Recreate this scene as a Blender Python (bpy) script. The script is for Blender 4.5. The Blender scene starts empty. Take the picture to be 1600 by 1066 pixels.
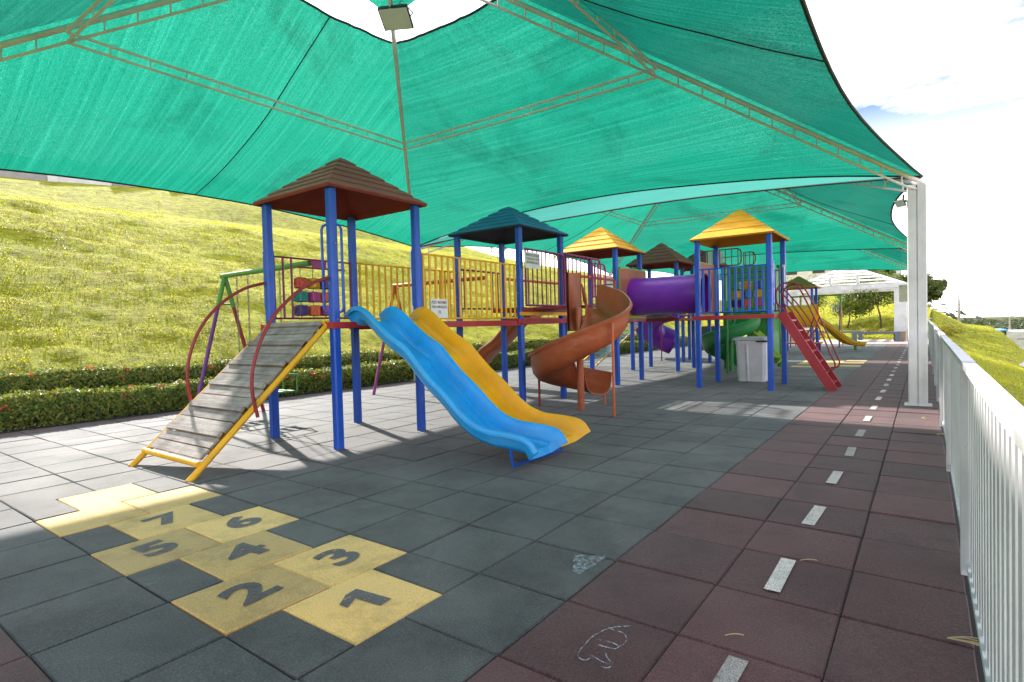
import bpy, math, random
from mathutils import Vector, Matrix, noise
random.seed(7)
R = math.radians
scene = bpy.context.scene
COL = scene.collection

# ------------------------------------------------------------------ camera
cam_d = bpy.data.cameras.new('camera')
cam = bpy.data.objects.new('camera', cam_d)
COL.objects.link(cam)
yaw, pitch, roll = -0.6321, -0.0264, -0.0263
fw = Vector((math.sin(yaw) * math.cos(pitch), math.cos(yaw) * math.cos(pitch), math.sin(pitch)))
rt = Vector((math.cos(yaw), -math.sin(yaw), 0))
up = rt.cross(fw)
rt2 = rt * math.cos(roll) + up * math.sin(roll)
up2 = -rt * math.sin(roll) + up * math.cos(roll)
M = Matrix.Identity(4)
for i in range(3):
    M[i][0], M[i][1], M[i][2] = rt2[i], up2[i], -fw[i]
M[0][3], M[1][3], M[2][3] = 1.2842, -1.6077, 1.2147
cam.matrix_world = M
cam_d.sensor_width = 36
cam_d.lens = 880.73 / 1600 * 36
cam_d.clip_start = 0.05
cam_d.clip_end = 9000
scene.camera = cam

# ------------------------------------------------------------------ sky, sun, exposure
SUN_EL = R(33.5)
sun_h = Vector((-0.938, 0.345, 0)).normalized()
sun_to = Vector((sun_h.x * math.cos(SUN_EL), sun_h.y * math.cos(SUN_EL), math.sin(SUN_EL)))
sd = bpy.data.lights.new('sun', 'SUN')
sd.energy = 3.0
sd.angle = R(1.2)
sd.color = (1.0, 0.91, 0.84)
sun = bpy.data.objects.new('sun', sd)
sun.rotation_euler = sun_to.to_track_quat('Z', 'Y').to_euler()
sun.location = (-20, 8, 30)
COL.objects.link(sun)

world = bpy.data.worlds.new('World')
scene.world = world
world.use_nodes = True
wn, wl = world.node_tree.nodes, world.node_tree.links
wn.clear()
wo = wn.new('ShaderNodeOutputWorld')
bg = wn.new('ShaderNodeBackground')
bg.inputs[1].default_value = 0.05
sky = wn.new('ShaderNodeTexSky')
sky.sky_type = 'NISHITA'
sky.sun_disc = False
sky.sun_elevation = SUN_EL
sky.sun_rotation = math.atan2(sun_h.x, sun_h.y)
sky.dust_density = 1.0
tc = wn.new('ShaderNodeTexCoord')
sep = wn.new('ShaderNodeSeparateXYZ')
wl.new(tc.outputs['Generated'], sep.inputs[0])
mz = wn.new('ShaderNodeMath'); mz.operation = 'MAXIMUM'; mz.inputs[1].default_value = 0.0
wl.new(sep.outputs[2], mz.inputs[0])
az = wn.new('ShaderNodeMath'); az.operation = 'ADD'; az.inputs[1].default_value = 0.22
wl.new(mz.outputs[0], az.inputs[0])
dv = wn.new('ShaderNodeVectorMath'); dv.operation = 'DIVIDE'
cmb = wn.new('ShaderNodeCombineXYZ')
for i in range(3):
    wl.new(az.outputs[0], cmb.inputs[i])
wl.new(tc.outputs['Generated'], dv.inputs[0]); wl.new(cmb.outputs[0], dv.inputs[1])
mp = wn.new('ShaderNodeMapping'); mp.inputs['Location'].default_value = (7.3, 1.1, 0); mp.inputs['Scale'].default_value = (1.0, 1.7, 0.0)
wl.new(dv.outputs[0], mp.inputs[0])
cn = wn.new('ShaderNodeTexNoise'); cn.inputs['Scale'].default_value = 1.35; cn.inputs['Detail'].default_value = 9
cn.inputs['Roughness'].default_value = 0.58; cn.inputs['Distortion'].default_value = 0.35
wl.new(mp.outputs[0], cn.inputs['Vector'])
cr = wn.new('ShaderNodeValToRGB')
cr.color_ramp.elements[0].position = 0.44; cr.color_ramp.elements[1].position = 0.68
wl.new(cn.outputs['Fac'], cr.inputs[0])
mixc = wn.new('ShaderNodeMixRGB'); mixc.inputs[2].default_value = (25.5, 23.7, 24.7, 1)
hz = wn.new('ShaderNodeMapRange'); hz.inputs[1].default_value = .03; hz.inputs[2].default_value = .30; hz.inputs[3].default_value = 1.0; hz.inputs[4].default_value = 0.0
wl.new(sep.outputs[2], hz.inputs[0])
mxf = wn.new('ShaderNodeMath'); mxf.operation = 'MAXIMUM'
wl.new(cr.outputs[0], mxf.inputs[0]); wl.new(hz.outputs[0], mxf.inputs[1])
wl.new(mxf.outputs[0], mixc.inputs[0]); deep = wn.new('ShaderNodeMixRGB'); deep.blend_type = 'MULTIPLY'; deep.inputs[0].default_value = 1.0; deep.inputs[2].default_value = (.80, .90, 1.05, 1)
wl.new(sky.outputs[0], deep.inputs[1]); wl.new(deep.outputs[0], mixc.inputs[1])
wl.new(mixc.outputs[0], bg.inputs[0]); wl.new(bg.outputs[0], wo.inputs[0])

vs = scene.view_settings
scene.display_settings.display_device = 'sRGB'
vs.view_transform = 'Standard'; vs.look = 'None'
vs.exposure = 1.93; vs.gamma = 1
vs.use_curve_mapping = False
scene.cycles.max_bounces = 8
scene.cycles.diffuse_bounces = 4
scene.cycles.transparent_max_bounces = 8
scene.cycles.caustics_reflective = False
scene.cycles.caustics_refractive = False
scene.cycles.use_denoising = True

# ------------------------------------------------------------------ materials
MATS = {}
def newmat(name):
    m = bpy.data.materials.new(name); m.use_nodes = True
    nt = m.node_tree; nt.nodes.clear()
    out = nt.nodes.new('ShaderNodeOutputMaterial')
    MATS[name] = m
    return m, nt.nodes, nt.links, out
def noise_node(N, L, scale, detail=4, rough=.55, coord='pos', stretch=None, dist=0):
    if coord == 'pos':
        g = N.new('ShaderNodeNewGeometry'); src = g.outputs['Position']
    else:
        g = N.new('ShaderNodeTexCoord'); src = g.outputs['Object']
    n = N.new('ShaderNodeTexNoise'); n.inputs['Scale'].default_value = scale
    n.inputs['Detail'].default_value = detail; n.inputs['Roughness'].default_value = rough; n.inputs['Distortion'].default_value = dist
    if stretch:
        mpn = N.new('ShaderNodeMapping'); mpn.inputs['Scale'].default_value = stretch
        L.new(src, mpn.inputs[0]); src = mpn.outputs[0]
    L.new(src, n.inputs['Vector'])
    return n
def ramp(N, L, src, stops):
    r = N.new('ShaderNodeValToRGB'); e = r.color_ramp.elements
    while len(e) > 1: e.remove(e[-1])
    for i, (p, c) in enumerate(stops):
        q = e[0] if i == 0 else e.new(p)
        q.position = p
        q.color = (c, c, c, 1) if isinstance(c, (int, float)) else (*c, 1)
    L.new(src, r.inputs[0])
    return r
def mix(N, L, fac, a, b, mode='MIX'):
    m = N.new('ShaderNodeMixRGB'); m.blend_type = mode
    for s, v in ((m.inputs[0], fac), (m.inputs[1], a), (m.inputs[2], b)):
        if isinstance(v, (int, float)): s.default_value = v
        elif isinstance(v, tuple): s.default_value = (*v, 1)
        else: L.new(v, s)
    return m.outputs[0]
def bump(N, L, h, strength, dist=0.01):
    b = N.new('ShaderNodeBump'); b.inputs['Strength'].default_value = strength; b.inputs['Distance'].default_value = dist
    L.new(h, b.inputs['Height'])
    return b.outputs[0]

def paint(name, col, rough=.38, wear=.10, dust=.16, spec=.5, dustcol=(.42, .38, .33), worncol=(.30, .26, .22)):
    """painted metal or moulded plastic: tone drift, dust film, small worn chips"""
    m, N, L, out = newmat(name)
    b = N.new('ShaderNodeBsdfPrincipled')
    n1 = noise_node(N, L, 2.3, 5, .6)
    c1 = mix(N, L, ramp(N, L, n1.outputs[0], [(.3, 0.0), (.75, 1.0)]).outputs[0], tuple(c * .8 for c in col), tuple(min(1, c * 1.12 + .004) for c in col))
    n2 = noise_node(N, L, 6.0, 8, .7)
    d = ramp(N, L, n2.outputs[0], [(.45, 0.0), (.85, dust)])
    c2 = mix(N, L, d.outputs[0], c1, dustcol)
    n3 = noise_node(N, L, 31, 6, .65, dist=.6)
    w = ramp(N, L, n3.outputs[0], [(.66 - wear * .35, 0.0), (.71 - wear * .35, wear * 3)])
    c3 = mix(N, L, w.outputs[0], c2, worncol)
    L.new(c3, b.inputs['Base Color'])
    rr = ramp(N, L, n2.outputs[0], [(.3, rough), (.8, min(.9, rough + .28))])
    L.new(rr.outputs[0], b.inputs['Roughness'])
    b.inputs['Specular IOR Level'].default_value = spec
    n4 = noise_node(N, L, 55, 3, .5)
    L.new(bump(N, L, n4.outputs[0], .12, .004), b.inputs['Normal'])
    L.new(b.outputs[0], out.inputs[0])
    return m

BLUE = paint('blue_post_paint', (.003, .085, .54), .30, .025, .03)
BLUE2 = paint('blue_rail_paint', (.004, .10, .56), .32, .03, .04)
RED = paint('red_deck_paint', (.40, .012, .022), .38, .06, .08)
DRED = paint('dark_red_tube_paint', (.28, .014, .022), .35, .06, .08)
PURPLE = paint('purple_rail_paint', (.24, .016, .11), .38, .05, .08)
MAGENTA = paint('magenta_tube_paint', (.30, .02, .19), .38, .06)
VIOLET = paint('violet_tube_paint', (.16, .02, .22), .38, .06)
YELLOW = paint('yellow_rail_paint', (.95, .42, .004), .38, .04, .05)
YELLOWR = paint('yellow_ramp_tube_paint', (.82, .42, .004), .35, .05, .08)
GREENT = paint('green_tube_paint', (.10, .30, .045), .4, .1)
ORANGET = paint('orange_tube_paint', (.62, .12, .02), .4, .08)
ROOF_BROWN = paint('brown_roof_plastic', (.27, .078, .06), .55, .04, .3, .4, (.38, .2, .15))
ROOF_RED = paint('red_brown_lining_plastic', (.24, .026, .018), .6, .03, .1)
ROOF_BLUE = paint('blue_roof_plastic', (.016, .16, .40), .42, .02, .12, .5, (.12, .3, .45))
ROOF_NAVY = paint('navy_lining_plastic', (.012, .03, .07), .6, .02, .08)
ROOF_YEL = paint('yellow_roof_plastic', (.86, .42, .006), .5, .03, .1)
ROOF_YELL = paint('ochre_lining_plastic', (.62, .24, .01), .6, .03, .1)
ROOF_OCHRE = paint('faded_ochre_roof_plastic', (.30, .19, .02), .55, .05, .3)
def scuff(m, stretch, col, lo, hi, amt):
    N, L = m.node_tree.nodes, m.node_tree.links; b = [n for n in N if n.type == 'BSDF_PRINCIPLED'][0]; src = b.inputs['Base Color'].links[0].from_socket
    n = noise_node(N, L, 1.0, 7, .7, stretch=stretch); r = ramp(N, L, n.outputs[0], [(lo, 0.0), (hi, amt)])
    L.new(mix(N, L, r.outputs[0], src, col), b.inputs['Base Color']); rs = b.inputs['Roughness'].links[0].from_socket
    ad = N.new('ShaderNodeMath'); ad.operation = 'ADD'; L.new(rs, ad.inputs[0]); L.new(r.outputs[0], ad.inputs[1]); L.new(ad.outputs[0], b.inputs['Roughness'])
    return m
SLIDE_B = paint('blue_slide_plastic', (.008, .34, .80), .22, .015, .10, .5, (.4, .5, .55))
SLIDE_Y = paint('yellow_slide_plastic', (.88, .43, .002), .24, .01, .06, .5, (.7, .5, .3))
SPIRAL = paint('rust_orange_slide_plastic', (.38, .085, .024), .27, .04, .18, .5, (.46, .2, .12))
TUNNEL = paint('purple_tunnel_plastic', (.18, .018, .40), .25, .015, .1, .5, (.3, .2, .4))
scuff(SLIDE_B, (1.5, 55, 1.5), (.30, .52, .68), .5, .75, .30); scuff(SLIDE_Y, (1.5, 55, 1.5), (.80, .62, .35), .52, .78, .28); scuff(SPIRAL, (7, 7, 16), (.50, .24, .15), .5, .75, .30); scuff(TUNNEL, (2, 14, 14), (.36, .22, .46), .55, .8, .2)
SALMON = paint('salmon_panel_plastic', (.40, .115, .075), .5, .03, .25)
LIME = paint('lime_trim_plastic', (.26, .42, .02), .45, .03)
GSLIDE = paint('green_slide_plastic', (.016, .21, .05), .3, .03, .12)
GPANEL = paint('green_panel_plastic', (.03, .25, .04), .4, .03)
GREYB = paint('grey_bin_plastic', (.76, .78, .80), .45, .03, .08)
GREYB2 = paint('grey_bin_lid_plastic', (.60, .62, .65), .45, .03, .15)
WHITE = paint('white_fence_paint', (.62, .63, .64), .5, .07, .16, .4, (.55, .52, .46), (.25, .2, .15))
WHITEC = paint('white_column_paint', (.66, .67, .68), .5, .05, .12, .4)
TRUSS = paint('cream_truss_paint', (.86, .74, .80), .5, .06, .14)
SIGNW = paint('white_sign_board', (.72, .73, .72), .5, .02, .08)
INK_R = paint('dark_red_print', (.14, .012, .03), .6, 0, 0)
INK_B = paint('black_print', (.015, .015, .016), .6, 0, 0)
DARKM = paint('black_metal', (.018, .02, .022), .4, .03, .08)
CHAIN = paint('galvanised_chain', (.22, .21, .2), .45, .1)
ROPE = paint('pale_blue_rope', (.30, .44, .46), .8, .02)
CABLE = paint('dark_edge_cord', (.012, .028, .024), .7, 0, .1)
ROCK = paint('brown_rocker_plastic', (.2, .05, .02), .4, .03)
BENCH = paint('slate_bench_paint', (.13, .16, .21), .6, .05)
STONE = paint('tan_stone_base', (.38, .27, .17), .8, .05)
PERG = paint('white_pergola_paint', (.74, .74, .74), .6, .03, .1)
BEIGE = paint('beige_box_plastic', (.50, .49, .38), .5, .03)
CONC = paint('concrete_panel', (.33, .31, .30), .85, .06, .3)
scuff(WHITE, (30, 30, 1.6), (.40, .34, .27), .56, .78, .35); scuff(WHITEC, (25, 25, 1.2), (.42, .40, .36), .56, .8, .3)
PLASTER = paint('pale_plaster', (.62, .62, .6), .8, .03, .2)
BROOF = paint('blue_metal_roof', (.05, .25, .5), .5, .03, .2)
TILER = paint('clay_roof_tile', (.32, .16, .11), .8, .05, .2)
BLOCKC = {k: paint('block_plastic_' + k, c, .35, .04, .1) for k, c in dict(red=(.55, .04, .012), yellow=(.66, .36, .01), purple=(.06, .02, .17), teal=(.0, .22, .2), pink=(.42, .05, .24), orange=(.62, .09, .01), blue=(.01, .1, .4), green=(.02, .3, .15), white=(.7, .7, .7)).items()}

def rubber(name, col, speck, speckamt, dust, dklo=.35):
    m, N, L, out = newmat(name)
    b = N.new('ShaderNodeBsdfPrincipled')
    oi = N.new('ShaderNodeObjectInfo')
    vr = ramp(N, L, oi.outputs['Random'], [(0, tuple(c * .68 for c in col)), (.5, col), (1, tuple(c * 1.42 for c in col))])
    n1 = noise_node(N, L, 120, 4, .75)
    sp = ramp(N, L, n1.outputs[0], [(.42, 0.0), (.72, speckamt)])
    c1 = mix(N, L, sp.outputs[0], vr.outputs[0], speck)
    nd = noise_node(N, L, 150, 3, .7)
    dk = ramp(N, L, nd.outputs[0], [(.34, dklo), (.6, 1.08)])
    c1b = mix(N, L, 1.0, c1, dk.outputs[0], 'MULTIPLY')
    n2 = noise_node(N, L, 1.1, 7, .62, dist=.4)
    ds = ramp(N, L, n2.outputs[0], [(.38, 0.0), (.8, dust)])
    c2 = mix(N, L, ds.outputs[0], c1b, (.36, .37, .35))
    n3 = noise_node(N, L, 9, 8, .72, stretch=(1, .35, 1), dist=1.2)
    sc = ramp(N, L, n3.outputs[0], [(.63, 0.0), (.76, dust * 1.1)])
    c3 = mix(N, L, sc.outputs[0], c2, (.42, .42, .40))
    n6 = noise_node(N, L, 2.7, 5, .7)
    st = ramp(N, L, n6.outputs[0], [(.3, .62), (.52, 1.0)])
    c4 = mix(N, L, 1.0, c3, st.outputs[0], 'MULTIPLY')
    L.new(c4, b.inputs['Base Color'])
    rr = ramp(N, L, n2.outputs[0], [(.3, .68), (.7, .88)])
    L.new(rr.outputs[0], b.inputs['Roughness'])
    b.inputs['Specular IOR Level'].default_value = .3
    b.inputs['Sheen Weight'].default_value = .12; b.inputs['Sheen Roughness'].default_value = .45
    L.new(bump(N, L, n1.outputs[0], .7, .004), b.inputs['Normal'])
    L.new(b.outputs[0], out.inputs[0])
    return m
RUB_G = rubber('dark_green_rubber', (.036, .044, .045), (.20, .21, .21), .44, .32)
RUB_B = rubber('brown_rubber', (.088, .031, .034), (.25, .14, .14), .36, .12)
RUB_Y = rubber('yellow_rubber', (.80, .50, .14), (.88, .68, .38), .3, .2, .72)
RUB_D = rubber('dark_joint_rubber', (.010, .010, .010), (.03, .03, .03), .2, .05)
DIGIT = rubber('grey_painted_digit', (.060, .064, .080), (.30, .29, .26), .5, .25)
def worn(m, lo, hi, scale):
    N, L = m.node_tree.nodes, m.node_tree.links; out = [n for n in N if n.type == 'OUTPUT_MATERIAL'][0]; src = out.inputs[0].links[0].from_socket
    t = N.new('ShaderNodeBsdfTransparent'); ms = N.new('ShaderNodeMixShader'); nn = noise_node(N, L, scale, 8, .78); r = ramp(N, L, nn.outputs[0], [(lo, 1.0), (hi, 0.0)])
    L.new(r.outputs[0], ms.inputs[0]); L.new(src, ms.inputs[1]); L.new(t.outputs[0], ms.inputs[2]); L.new(ms.outputs[0], out.inputs[0])
worn(DIGIT, .30, .50, 26)
CHALK_M, N, L, out = newmat('chalk_dust')
b = N.new('ShaderNodeBsdfDiffuse'); b.inputs[0].default_value = (.42, .5, .54, 1)
t = N.new('ShaderNodeBsdfTransparent'); ms = N.new('ShaderNodeMixShader')
nn = noise_node(N, L, 42, 8, .75); rr = ramp(N, L, nn.outputs[0], [(.42, 0.0), (.66, .7)])
L.new(rr.outputs[0], ms.inputs[0]); L.new(t.outputs[0], ms.inputs[1]); L.new(b.outputs[0], ms.inputs[2]); L.new(ms.outputs[0], out.inputs[0])
DASH = rubber('worn_white_line_paint', (.62, .58, .55), (.3, .28, .27), .5, .1); worn(DASH, .26, .44, 40)

def wood():
    m, N, L, out = newmat('weathered_grey_wood')
    b = N.new('ShaderNodeBsdfPrincipled')
    oi = N.new('ShaderNodeObjectInfo')
    n = noise_node(N, L, 1.0, 8, .7, 'obj', (2.2, 46, 46), .8)
    c = ramp(N, L, n.outputs[0], [(.25, (.14, .115, .10)), (.5, (.36, .315, .29)), (.78, (.54, .49, .46))])
    v = ramp(N, L, oi.outputs['Random'], [(0, .72), (1, 1.15)])
    n2 = noise_node(N, L, 5, 4, .6)
    st = ramp(N, L, n2.outputs[0], [(.35, .6), (.6, 1.0)])
    c2 = mix(N, L, 1.0, mix(N, L, 1.0, c.outputs[0], v.outputs[0], 'MULTIPLY'), st.outputs[0], 'MULTIPLY')
    L.new(c2, b.inputs['Base Color']); b.inputs['Roughness'].default_value = .8
    L.new(bump(N, L, n.outputs[0], .6, .006), b.inputs['Normal'])
    L.new(b.outputs[0], out.inputs[0]); return m
WOOD = wood()

def fabric():
    m, N, L, out = newmat('green_shade_cloth')
    w1 = noise_node(N, L, 1.0, 6, .68, stretch=(.3, 22, .3))
    w2 = noise_node(N, L, 1.0, 3, .65, stretch=(55, 110, 60))
    w3 = noise_node(N, L, .8, 5, .6, dist=.6)
    a = ramp(N, L, w1.outputs[0], [(.3, (.005, .165, .102)), (.5, (.008, .20, .128)), (.74, (.018, .265, .18))])
    v = ramp(N, L, w2.outputs[0], [(.32, .68), (.7, 1.3)])
    c = mix(N, L, 1.0, a.outputs[0], v.outputs[0], 'MULTIPLY')
    s3 = ramp(N, L, w3.outputs[0], [(.30, .70), (.48, 1.0)])
    c = mix(N, L, 1.0, c, s3.outputs[0], 'MULTIPLY')
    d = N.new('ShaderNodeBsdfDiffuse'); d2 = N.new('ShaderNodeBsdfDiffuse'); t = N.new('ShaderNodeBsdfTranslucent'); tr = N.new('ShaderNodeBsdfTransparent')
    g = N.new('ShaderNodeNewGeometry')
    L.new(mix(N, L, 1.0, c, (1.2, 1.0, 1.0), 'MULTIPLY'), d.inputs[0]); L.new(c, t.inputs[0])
    L.new(mix(N, L, .75, c, (.20, .82, .70)), d2.inputs[0])           # outer face paler: sunlit scatter put into the cloth colour
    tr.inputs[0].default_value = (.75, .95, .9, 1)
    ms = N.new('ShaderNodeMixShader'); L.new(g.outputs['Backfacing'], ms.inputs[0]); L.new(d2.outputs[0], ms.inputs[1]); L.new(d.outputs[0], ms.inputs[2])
    m1 = N.new('ShaderNodeMixShader'); m1.inputs[0].default_value = .62
    L.new(ms.outputs[0], m1.inputs[1]); L.new(t.outputs[0], m1.inputs[2])
    m2 = N.new('ShaderNodeMixShader')
    op = ramp(N, L, w2.outputs[0], [(.5, .0), (.8, .08)])
    L.new(op.outputs[0], m2.inputs[0])
    L.new(m1.outputs[0], m2.inputs[1]); L.new(tr.outputs[0], m2.inputs[2])
    L.new(m2.outputs[0], out.inputs[0]); return m
FABRIC = fabric()

def grass(name, c1, c2, c3, soil=(.17, .125, .05)):
    m, N, L, out = newmat(name)
    b = N.new('ShaderNodeBsdfPrincipled')
    n = noise_node(N, L, .42, 8, .7, dist=.5)
    n2 = noise_node(N, L, 6, 9, .78, stretch=(1, .5, 1.2))
    a = ramp(N, L, n.outputs[0], [(.3, c1), (.5, c2), (.72, c3)])
    k = ramp(N, L, n2.outputs[0], [(.36, .40), (.52, .95), (.66, 1.25)])
    c = mix(N, L, 1.0, a.outputs[0], k.outputs[0], 'MULTIPLY')
    n3 = noise_node(N, L, 1.3, 9, .76, stretch=(1, .6, 1))
    sm = ramp(N, L, n3.outputs[0], [(.50, 0.0), (.70, .55)])
    c = mix(N, L, sm.outputs[0], c, soil)
    L.new(c, b.inputs['Base Color']); b.inputs['Roughness'].default_value = .9; b.inputs['Specular IOR Level'].default_value = .15
    L.new(bump(N, L, n2.outputs[0], 1.0, .2), b.inputs['Normal'])
    L.new(b.outputs[0], out.inputs[0]); return m
GRASS = grass('hill_grass', (.31, .355, .022), (.42, .445, .034), (.51, .50, .07))
def leafmat(name, cols, trans=.35, spec=.5):
    m, N, L, out = newmat(name)
    g = N.new('ShaderNodeNewGeometry')
    n = noise_node(N, L, 21, 2, .6)
    wn_ = N.new('ShaderNodeTexWhiteNoise'); wn_.noise_dimensions = '1D'
    L.new(g.outputs['Random Per Island'], wn_.inputs['W'])
    st = [(i / (len(cols) - 1), c) for i, c in enumerate(cols)]
    a = ramp(N, L, wn_.outputs['Value'], st)
    d = N.new('ShaderNodeBsdfPrincipled'); d.inputs['Roughness'].default_value = .5; d.inputs['Specular IOR Level'].default_value = spec
    t = N.new('ShaderNodeBsdfTranslucent')
    L.new(a.outputs[0], d.inputs['Base Color'])
    c2 = mix(N, L, 1.0, a.outputs[0], (1.5, 1.45, .6), 'MULTIPLY')
    L.new(c2, t.inputs[0])
    m1 = N.new('ShaderNodeMixShader'); m1.inputs[0].default_value = trans
    L.new(d.outputs[0], m1.inputs[1]); L.new(t.outputs[0], m1.inputs[2]); L.new(m1.outputs[0], out.inputs[0])
    return m
BLADE = leafmat('grass_blades', [(.27, .32, .025), (.36, .39, .035), (.44, .45, .07), (.52, .48, .13), (.34, .38, .03)], .4, .05)
HEDGEL = leafmat('hedge_leaves', [(.03, .065, .012), (.07, .13, .02), (.12, .18, .024), (.24, .27, .035), (.30, .28, .05), (.12, .08, .03)], .3)
HEDGED = paint('hedge_twigs', (.03, .028, .015), .9, 0, 0)
TREEL = leafmat('tree_leaves', [(.05, .09, .018), (.09, .14, .028), (.13, .18, .04), (.19, .22, .055)], .35)
FARL = leafmat('woodland_leaves', [(.03, .055, .02), (.045, .075, .028), (.07, .10, .035), (.10, .11, .05)], .2)
FLOWER = leafmat('red_flower_petals', [(.62, .05, .02), (.7, .11, .03), (.55, .03, .03)], .3)
BARK = paint('tree_bark', (.11, .08, .06), .9, .1, .2)
FALLEN = leafmat('white_fallen_petals', [(.6, .58, .55), (.7, .66, .6)], .2)
STRAW = paint('dry_straw', (.50, .40, .22), .8, 0, .1)
PAVE = paint('pale_concrete_paving', (.42, .39, .36), .85, .06, .3)

# ------------------------------------------------------------------ mesh helpers
def worldloc(o):
    v = Vector((0, 0, 0))
    while o is not None:
        v = v + Vector(o.location); o = o.parent
    return v
class MB:
    def __init__(s): s.v = []; s.f = []; s.mi = []; s.cur = 0
    def add(s, vs, fs):
        n = len(s.v); s.v += [tuple(q) for q in vs]; s.f += [tuple(i + n for i in f) for f in fs]; s.mi += [s.cur] * len(fs)
    def box(s, c, d, rz=0, mat=None):
        c = Vector(c); x, y, z = d[0] / 2, d[1] / 2, d[2] / 2
        m = mat or Matrix.Rotation(rz, 3, 'Z')
        s.add([c + m @ Vector(p) for p in [(-x, -y, -z), (x, -y, -z), (x, y, -z), (-x, y, -z), (-x, -y, z), (x, -y, z), (x, y, z), (-x, y, z)]],
              [(3, 2, 1, 0), (4, 5, 6, 7), (0, 1, 5, 4), (1, 2, 6, 5), (2, 3, 7, 6), (3, 0, 4, 7)])
    def prism(s, pts, z0, z1):
        n = len(pts)
        s.add([(x, y, z0) for x, y in pts] + [(x, y, z1) for x, y in pts],
              [tuple(range(n - 1, -1, -1)), tuple(range(n, 2 * n))] + [(i, (i + 1) % n, n + (i + 1) % n, n + i) for i in range(n)])
    def beam(s, a, b_, w, h, upv=(0, 0, 1)):
        a, b_ = Vector(a), Vector(b_); d = (b_ - a).normalized()
        x = d.cross(Vector(upv)); x = x.normalized() if x.length > 1e-6 else Vector((1, 0, 0)); z = x.cross(d).normalized()
        vs_ = []
        for p in (a, b_):
            for i, j in ((-1, -1), (1, -1), (1, 1), (-1, 1)): vs_.append(p + x * i * w / 2 + z * j * h / 2)
        s.add(vs_, [(3, 2, 1, 0), (4, 5, 6, 7), (0, 1, 5, 4), (1, 2, 6, 5), (2, 3, 7, 6), (3, 0, 4, 7)])
    def tube(s, pts, r, n=8, closed=False, r2=None):
        pts = [Vector(p) for p in pts]; k = len(pts); vs_ = []; prev = None
        for i, p in enumerate(pts):
            if closed: d = pts[(i + 1) % k] - pts[i - 1]
            else: d = pts[min(i + 1, k - 1)] - pts[max(i - 1, 0)]
            d.normalize()
            if prev is None:
                x = d.orthogonal().normalized()
            else:
                x = prev - d * prev.dot(d); x = x.normalized() if x.length > 1e-6 else d.orthogonal().normalized()
            prev = x; y = d.cross(x)
            rr_ = r if r2 is None else r + (r2 - r) * i / (k - 1)
            for j in range(n):
                a = 2 * math.pi * j / n
                vs_.append(p + (x * math.cos(a) + y * math.sin(a)) * rr_)
        fs = []
        for i in range(k if closed else k - 1):
            for j in range(n):
                fs.append((i * n + j, i * n + (j + 1) % n, ((i + 1) % k) * n + (j + 1) % n, ((i + 1) % k) * n + j))
        if not closed:
            fs.append(tuple(range(n - 1, -1, -1))); fs.append(tuple((k - 1) * n + j for j in range(n)))
        s.add(vs_, fs)
    def grid(s, rows, flip=False):
        k, n = len(rows), len(rows[0]); vs_ = [p for r_ in rows for p in r_]; fs = []
        for i in range(k - 1):
            for j in range(n - 1):
                q = (i * n + j, i * n + j + 1, (i + 1) * n + j + 1, (i + 1) * n + j)
                fs.append(q[::-1] if flip else q)
        s.add(vs_, fs)
    def mesh(s, name, mats, origin=Vector((0, 0, 0)), smooth=False):
        me = bpy.data.meshes.new(name)
        me.from_pydata([(p[0] - origin[0], p[1] - origin[1], p[2] - origin[2]) for p in s.v], [], s.f)
        for m in (mats if isinstance(mats, (list, tuple)) else [mats]): me.materials.append(m)
        if isinstance(mats, (list, tuple)) and len(mats) > 1: me.polygons.foreach_set('material_index', s.mi)
        if smooth is True: me.polygons.foreach_set('use_smooth', [True] * len(me.polygons))
        elif smooth: me.shade_smooth_by_angle(angle=R(smooth)) if hasattr(me, 'shade_smooth_by_angle') else me.set_sharp_from_angle(angle=R(smooth))
        me.update()
        return me
    def build(s, name, mats, parent=None, smooth=False, origin=None, label=None):
        o0 = worldloc(parent) if parent else Vector(origin or (0, 0, 0))
        sm = smooth
        if smooth and smooth is not True:
            me = s.mesh(name, mats, o0, False)
            me.polygons.foreach_set('use_smooth', [True] * len(me.polygons)); me.set_sharp_from_angle(angle=R(smooth))
        else: me = s.mesh(name, mats, o0, sm)
        o = bpy.data.objects.new(name, me); COL.objects.link(o)
        if parent: o.parent = parent
        else: o.location = o0
        if label: o['label'] = label
        return o
def thing(name, label, cat, loc=(0, 0, 0), group=None):
    o = bpy.data.objects.new(name, None); COL.objects.link(o); o.location = loc; o.empty_display_size = .2
    tag(o, label, cat, group); return o
def tag(o, label, cat, group=None):
    o['label'] = label; o['category'] = cat
    if group: o['group'] = group
    return o
def inst(name, me, parent, pos, rot=None):
    o = bpy.data.objects.new(name, me); COL.objects.link(o); o.parent = parent
    o.location = Vector(pos) - worldloc(parent)
    if rot: o.rotation_euler = rot
    return o
def structure(o): o['kind'] = 'structure'; return o
def arc(pts, n=6):
    """Catmull-Rom through points"""
    P = [Vector(p) for p in pts]; P = [P[0] * 2 - P[1]] + P + [P[-1] * 2 - P[-2]]; out_ = []
    for i in range(1, len(P) - 2):
        for k in range(n):
            t = k / n; a, b_, c, d = P[i - 1:i + 3]
            out_.append(.5 * ((2 * b_) + (c - a) * t + (2 * a - 5 * b_ + 4 * c - d) * t * t + (3 * b_ - a - 3 * c + d) * t ** 3))
    out_.append(P[-2]); return out_
def text_mesh(txt, size, offs=0.0):
    cu = bpy.data.curves.new('print', 'FONT'); cu.body = txt; cu.size = size; cu.align_x = 'CENTER'; cu.align_y = 'CENTER'; cu.offset = offs; cu.resolution_u = 4
    ob = bpy.data.objects.new('print', cu); COL.objects.link(ob)
    dg = bpy.context.evaluated_depsgraph_get(); me = bpy.data.meshes.new_from_object(ob.evaluated_get(dg))
    bpy.data.objects.remove(ob); bpy.data.curves.remove(cu); return me

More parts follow.
